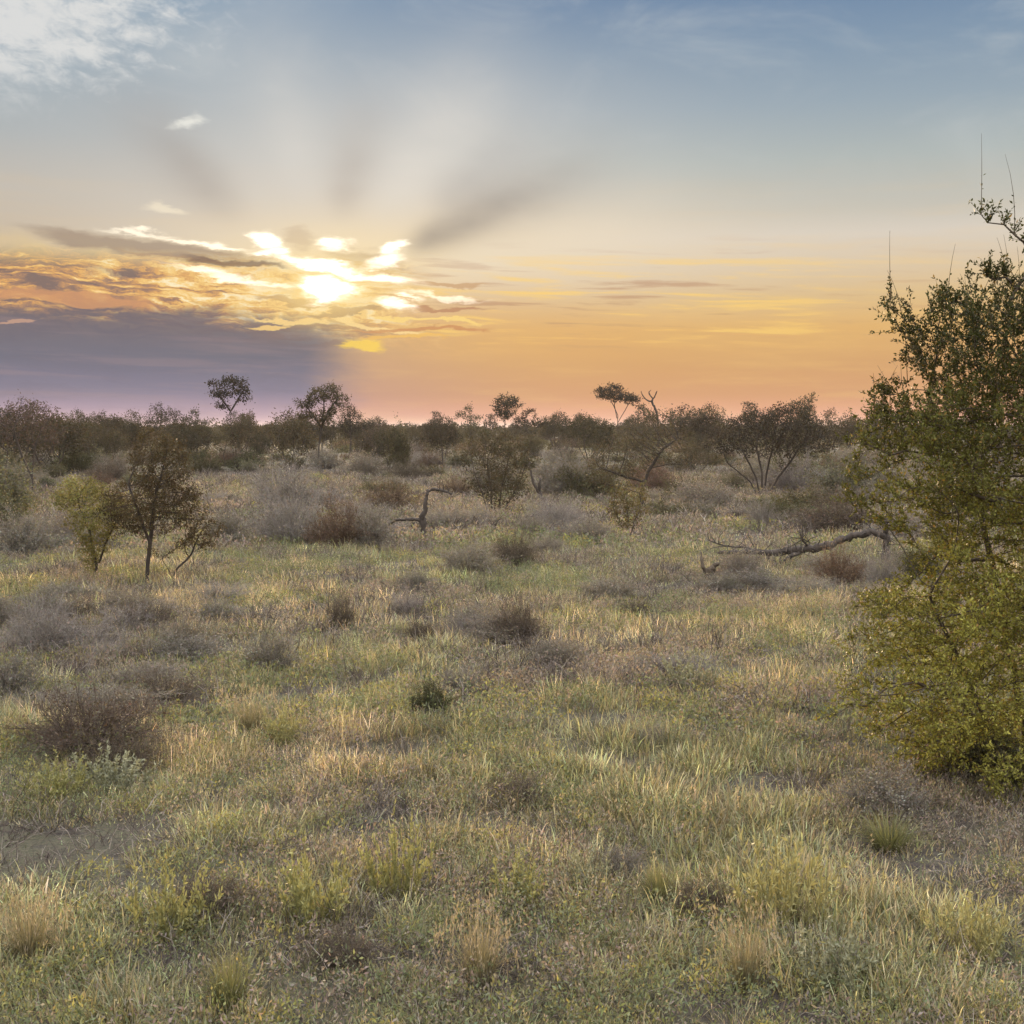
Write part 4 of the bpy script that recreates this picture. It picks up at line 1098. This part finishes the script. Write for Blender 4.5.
DK = [
 ('brown', 205, 915, 110, 44, 'low dark brown twig mat between the leafy herbs at lower left'),
 ('brown', 345, 965, 90, 40, 'dark brown twig mat in front of the broad leafy clump'),
 ('grey2', 620, 880, 70, 34, 'dark grey twig mat behind the sage green herb'),
 ('brown', 705, 915, 80, 40, 'dark brown twig mat touching the tall bright herb from the left'),
 ('grey2', 885, 815, 120, 50, 'dark grey low shrub between the lush tussock and the big bush'),
 ('brown', 120, 770, 110, 40, 'dark brown low shrub at the right foot of the largest brown mound'),
 ('grey', 650, 745, 60, 24, 'flat grey twig mat below the tan grass patch'),
 ('brown', 520, 800, 80, 26, 'flat brown twig mat in the middle foreground'),
]
for s_ in DK: shrub(*s_)
R3 = np.random.default_rng(17)
for (x0, x1, y0, y1, n, ks) in ((-10, 260, 600, 720, 20, ('grey', 'grey2', 'lilac', 'brown')), (190, 400, 505, 545, 13, ('grey2', 'lilac', 'grey')), (430, 620, 505, 560, 8, ('grey', 'lilac', 'brown')),
                                (640, 870, 485, 530, 14, ('grey', 'olive', 'grey2')), (0, 120, 520, 560, 7, ('grey2', 'grey')), (690, 860, 560, 600, 8, ('grey', 'grey2', 'lilac')), (380, 700, 600, 700, 9, ('grey', 'lilac', 'grey2'))):
    where = {-10: 'crowding the left side of the grass', 190: 'in the band left of the dead stump', 430: 'in the band right of the dead stump', 640: 'in the thicket below the spreading tree', 0: 'at the left edge below the bare twiggy tree',
             690: 'around the fallen tree', 380: 'scattered low in the open grass at centre'}[x0]
    for _ in range(n):
        px, py = R3.uniform(x0, x1), R3.uniform(y0, y1); k = (py - 428) / 150
        kd = ks[R3.integers(0, len(ks))]
        shrub(kd, px, py, R3.uniform(34, 84) * (.55 + .6 * k), R3.uniform(11, 27) * (.55 + .6 * k), 'low %s twiggy shrub %s' % ({'grey': 'grey brown', 'grey2': 'dark grey', 'lilac': 'mauve grey', 'brown': 'brown', 'olive': 'olive'}[kd], where), None, 'low dry shrubs ' + where)
HB = [
 ('herb', 400, 900, 66, 90, 'yellow green leafy herb at lower left centre, right of the broad leafy clump'),
 ('herb', 318, 925, 92, 84, 'broad yellow green leafy clump at lower left'),
 ('herb', 170, 940, 80, 82, 'leafy green herb beside the bare soil at lower left'),
 ('sage', 590, 890, 60, 50, 'silvery sage green herb at bottom centre'),
 ('herb', 515, 905, 66, 54, 'bright yellow green herb left of the sage green herb'),
 ('herb2', 785, 925, 110, 106, 'tall bright yellow green herb with upright shoots at lower right'),
 ('herb2', 975, 960, 90, 80, 'yellow green herb in the lower right corner under the big bush'),
 ('sage', 830, 985, 90, 70, 'grey green herb in front of the tall bright herb'),
 ('herb', 60, 800, 70, 46, 'green leafy herb in front of the largest brown mound'),
 ('sage', 110, 790, 80, 44, 'grey green herb touching the foot of the largest brown mound'),
 ('herb2', 285, 745, 50, 46, 'light yellow green tuft of shoots in the straw coloured grass'),
 ('herb', 940, 560, 40, 30, 'small green herb by the propping stump'),
 ('sage', 690, 690, 60, 40, 'pale green herb right of the tan grass patch'),
]
for s_ in HB: shrub(s_[0], s_[1], s_[2], s_[3] * 1.2, s_[4] * 1.1, s_[5])
TU = [
 ('straw', 480, 985, 90, 84, 'tan grass tussock with pinkish seed heads at bottom centre'),
 ('straw', 745, 990, 80, 90, 'straw tussock with drooping seed heads left of the grey green herb'),
 ('straw', 250, 735, 70, 50, 'golden straw tussock beside the light yellow green shoots'),
 ('green_t', 660, 905, 70, 60, 'green tussock between the sage herb and the tall bright herb'),
 ('green_t', 890, 850, 110, 46, 'lush green tussock left of the big bush foot'),
 ('straw', 30, 960, 90, 80, 'brownish tussock in the lower left corner'),
 ('green_t', 230, 1010, 90, 80, 'low green tussock at the bottom edge, left'),
]
for s_ in TU: shrub(*s_)

# ---- the tree line: each tree at its own distance; x, row of its top, rows its foot, kind
def skyline(kind, px, top, base, label, group=None, wide=1.0):
    x, y = spot(px, base); _, ztop = at_depth(px, top, y); h = ztop - T(x, y)
    zmax = {'bushy_a': 3.6, 'bushy_b': 3.9, 'bushy_c': 2.9, 'open_a': 4.6, 'open_b': 3.95, 'twig': 3.6}[kind]
    s_ = h / zmax
    K[kind].place(x, y, rng.uniform(0, 6.28), (s_ * wide, s_ * wide, s_), label, group, .05)

SK = [
 ('twig', 60, 412, 470, 'bare twiggy tree right of the two stemmed mauve tree on the left skyline', 1.0),
 ('bushy_a', 80, 408, 452, 'dark bushy tree with a double top near the left end of the tree line', .9),
 ('bushy_c', 124, 410, 456, 'broad low bushy tree in the left part of the tree line', 1.1),
 ('bushy_b', 163, 402, 455, 'dense dark tree left of the tallest slim tree', 1.0),
 ('open_b', 196, 406, 455, 'thin see through tree immediately left of the tallest slim tree', 1.0),
 ('bushy_c', 245, 410, 462, 'round dark tree behind the tallest slim trunk', .8),
 ('bushy_c', 290, 408, 466, 'orange brown bush at the foot of the airy slender tree', 1.0),
 ('bushy_b', 350, 403, 458, 'dark tree with a leaning top right of the airy slender tree', .9),
 ('bushy_a', 392, 424, 470, 'dark bush standing alone in front of the tree line', 1.0),
 ('open_a', 436, 410, 447, 'stubby flat crowned tree midway between the airy and the round tufted tree', 1.0),
 ('open_b', 469, 403, 447, 'small umbrella crowned tree left of the round tufted tree', 1.0),
 ('bushy_a', 556, 410, 450, 'dark bushy tree left of the gap in the centre of the tree line', 1.0),
 ('bushy_b', 580, 412, 450, 'compact dark tree by the gap in the centre of the tree line', .9),
 ('bushy_c', 690, 404, 455, 'broad dark tree right of the curling snag', 1.2),
 ('bushy_a', 706, 402, 452, 'dense tree between the curling snag and the spreading tree', 1.0),
 ('open_a', 748, 400, 450, 'thin crowned tree above the left side of the spreading tree', 1.1),
 ('bushy_b', 785, 402, 456, 'dark tree behind the top of the spreading tree', 1.2),
 ('bushy_c', 840, 408, 455, 'low dark tree right of the ragged topped tree', 1.0),
 ('open_a', 878, 400, 450, 'flat crowned tree just left of the big bush on the skyline', 1.2),
 ('bushy_a', 900, 410, 458, 'dark tree partly hidden by the big bush', 1.2),
]
for kd, px, tp, bs, lb, wd in SK: skyline(kd, px, tp, bs, lb, None, wd)

for px, tp, bs, kd, lb in ((-8, 400, 476, 'bushy_b', 'dark dense tree cut by the left picture edge on the skyline'), (18, 404, 470, 'bushy_a', 'dark dense tree between the two stems of the bare twiggy tree'), (48, 402, 474, 'bushy_c', 'dark bushy tree right of the bare twiggy tree on the left skyline'), (106, 410, 462, 'bushy_b', 'small dark tree left of the broad low bushy tree on the skyline')): skyline(kd, px, tp, bs, lb)
# many alike, farther off
r2 = np.random.default_rng(99)
kinds = ['bushy_a', 'bushy_b', 'bushy_c', 'bushy_c', 'open_b', 'bushy_a', 'twig', 'open_a']
for i in range(170):
    az_ = r2.uniform(-29, 29); d_ = r2.uniform(72, 230)
    kd = kinds[r2.integers(0, 8)]; s_ = r2.uniform(.6, 1.15) * (1.0 + d_ / 450)
    x, y = d_ * sin(R(az_)), d_ * cos(R(az_))
    s_ = min(s_, (2.6 + d_ * r2.uniform(-3, 17) / F) / 3.7)
    if any(abs(512 + F * x / y - q) < 16 and y < yy for q, yy in ((238, 72), (318, 78), (616, 150), (506, 150), (658, 150), (506, 150))): continue
    K[kd].place(x, y, r2.uniform(0, 6.28), (s_ * r2.uniform(.9, 1.3), s_ * r2.uniform(.9, 1.3), s_), {'b': 'dull olive bushy tree in the distant scrub below the skyline', 'o': 'small thin crowned tree in the distant scrub below the skyline', 't': 'bare twiggy tree in the distant scrub below the skyline'}[kd[0]],
                'trees scattered through the distant scrub', .05)
sk = ['grey', 'grey2', 'brown', 'olive', 'pale', 'lilac', 'dark', 'olive', 'rust']
nm = {'grey': 'grey dry', 'grey2': 'dull grey dry', 'brown': 'brown dry', 'olive': 'olive leafy', 'pale': 'pale green leafy', 'lilac': 'mauve dry', 'dark': 'dark green leafy', 'rust': 'reddish brown dry'}
cnt = 0
for i in range(900):
    az_ = r2.uniform(-28, 28); d_ = 25 + 85 * r2.uniform(0, 1) ** .8
    x, y = d_ * sin(R(az_)), d_ * cos(R(az_))
    g, s, m, b = cover(np.array([x]), np.array([y]))
    pxx = 512 + F * x / y
    if any(abs(pxx - q) < 34 + 600 / y and y < yy for q, yy in ((423, 34), (541, 44), (492, 42), (648, 40), (764, 52), (148, 34), (97, 34), (238, 70), (318, 74), (628, 36))): continue
    if (g[0] > 1.0 and y < 40) or (s[0] > .9 and r2.uniform() < .6): continue
    kd = sk[r2.integers(0, len(sk))]; w = r2.uniform(.6, 1.7); cnt += 1
    if kd == 'dark' and y < 45: kd = 'brown'
    if cnt > 270: break
    K[kd].place(x, y, r2.uniform(0, 6.28), (w, w, w * r2.uniform(.6, 1.1)), nm[kd] + ' shrub scattered in the scrub between the clearing and the tree line', 'shrubs scattered before the tree line')

# ---- the wood beyond: one mass of crowns
def woodland():
    r_ = np.random.default_rng(123); G = Geo(); n = 1500
    d = 230 * (900 / 230) ** r_.uniform(0, 1, n); a = r_.uniform(-R(40), R(40), n)
    hh = 2.2 + 3.6 * vnoise(a * 60, d / 60, 8) ** 2 * r_.uniform(.6, 1.2, n); ww = r_.uniform(1.6, 3.6, n)
    x, y = d * np.sin(a), d * np.cos(a); z = terrain(x, y)
    nl = 150; ti = np.repeat(np.arange(n), nl); N = len(ti)
    q = unit(r_.normal(size=(N, 3))) * (r_.uniform(0, 1, (N, 1)) ** .4)
    C = np.stack([x[ti] + q[:, 0] * ww[ti], y[ti] + q[:, 1] * ww[ti], z[ti] + hh[ti] * (.5 + .5 * q[:, 2])], 1)
    s = (d / 300)[ti]
    v, f = leafs(C, r_.normal(size=C.shape), r_.normal(size=C.shape), .55 * s * r_.uniform(.6, 1.3, N), .36 * s * r_.uniform(.6, 1.3, N))
    c = np.array(C_OLIVE)[None] * r_.uniform(.6, 1.1, (n, 1)); c = c[ti] * r_.uniform(.7, 1.3, (N, 1))
    G.add(v, f, None, np.repeat(c, 4, 0))
    tag(obj('distant_woodland', G.mesh('distant_woodland', M_GRASS)), 'low dark woodland running along the whole horizon', 'woodland', None, 'stuff')
woodland()

# low brown scrub between the last single shrubs and the wood
def far_scrub():
    r_ = np.random.default_rng(321); G = Geo(); n = 1700
    d = 62 * (330 / 62) ** (r_.uniform(0, 1, n) ** .9); a = r_.uniform(-R(38), R(38), n)
    x, y = d * np.sin(a), d * np.cos(a)
    k = fbm(x / 16, y / 26, 91, 3) > .43 - .10 * np.clip((d - 90) / 60, 0, 1)
    a_ = np.degrees(np.arctan2(x, y))
    for q in (238, 318, 130, 400, 570, 545): k &= ~((np.abs(a_ - math.degrees(atan((q - 512) / F))) < .9) & (d < 150))
    k &= ~((cover(x, y)[2] > .55) & (d < 130))
    x, y, d = x[k], y[k], d[k]; n = len(x); z = terrain(x, y)
    hh = r_.uniform(.45, 1.25, n); ww = r_.uniform(.7, 2.2, n)
    nl = 190; ti = np.repeat(np.arange(n), nl); N = len(ti)
    q = unit(r_.normal(size=(N, 3))) * (r_.uniform(0, 1, (N, 1)) ** .4)
    C = np.stack([x[ti] + q[:, 0] * ww[ti], y[ti] + q[:, 1] * ww[ti], z[ti] + hh[ti] * (.4 + .6 * q[:, 2])], 1); C = C
    s = (d / 100)[ti]
    v, f = leafs(C, unit(r_.normal(size=C.shape) + np.array([0, 0, .5])), r_.normal(size=C.shape), .20 * s * r_.uniform(.6, 1.3, N), .09 * s * r_.uniform(.6, 1.3, N))
    pal = np.array([(.10, .075, .055), (.075, .068, .040), (.12, .095, .075), (.09, .085, .05)])[r_.integers(0, 4, n)]
    c = pal[ti] * r_.uniform(.6, 1.4, (N, 1)); G.add(v, f, None, np.repeat(c, 4, 0)); print('far scrub', n)
    tag(obj('distant_scrub', G.mesh('distant_scrub', M_GRASS)), 'low brown scrub spreading below the distant tree line', 'scrub', None, 'stuff')
far_scrub()

# crumbs of soil and small stones on the bare ground
def crumbs():
    r_ = np.random.default_rng(55); G = Geo(); n = 15000
    u = r_.uniform(0, 1, n); d = 4 + 12 * u ** 1.3; a = r_.uniform(-FAR_AZ, FAR_AZ, n); x, y = d * np.sin(a), d * np.cos(a)
    b = cover(x, y)[3]; k = r_.uniform(0, 1, n) < .04 + b; x, y = x[k], y[k]; n = len(x); z = terrain(x, y)
    oct_ = np.array([(1, 0, 0), (0, 1, 0), (-1, 0, 0), (0, -1, 0), (0, 0, 1), (0, 0, -1)], float)
    s = .005 + .016 * r_.uniform(0, 1, n) ** 4
    v = np.stack([x, y, z], 1)[:, None] + oct_[None] * s[:, None, None] * r_.uniform(.6, 1.3, (n, 6, 1)) * np.array([1, 1, .6]) + r_.normal(size=(n, 6, 3)) * .15 * s[:, None, None]
    f = np.array([(0, 1, 4), (1, 2, 4), (2, 3, 4), (3, 0, 4), (1, 0, 5), (2, 1, 5), (3, 2, 5), (0, 3, 5)])
    t = (np.arange(n)[:, None, None] * 6 + f[None]).reshape(-1, 3)
    c = np.repeat(np.array([.12, .095, .08]) * r_.uniform(.5, 1.9, (n, 1)), 6, 0); G.add(v.reshape(-1, 3), None, t, c)
    tag(obj('gravel', G.mesh('gravel', M_TWIG)), 'small clods and grit lying on the bare soil between the tufts', 'gravel', None, 'stuff')
crumbs()

# ---- the thin morning haze
def haze(dens):
    m = bpy.data.materials.new('haze'); m.use_nodes = True; nt = m.node_tree; nt.nodes.clear()
    v = nt.nodes.new('ShaderNodeVolumePrincipled'); v.inputs['Color'].default_value = (.92, .84, .84, 1)
    v.inputs['Density'].default_value = dens; v.inputs['Anisotropy'].default_value = .3
    o = nt.nodes.new('ShaderNodeOutputMaterial'); nt.links.new(v.outputs[0], o.inputs['Volume'])
    x = 5300.0
    V = [(a, b, c) for c in (-2.2, 16.0) for b in (-x, x) for a in (-x, x)]
    me = bpy.data.meshes.new('haze'); me.from_pydata(V, [], [(0, 2, 3, 1), (4, 5, 7, 6), (0, 1, 5, 4), (2, 6, 7, 3), (0, 4, 6, 2), (1, 3, 7, 5)])
    me.materials.append(m); tag(obj('haze', me), kind='stuff')
haze(.00014)
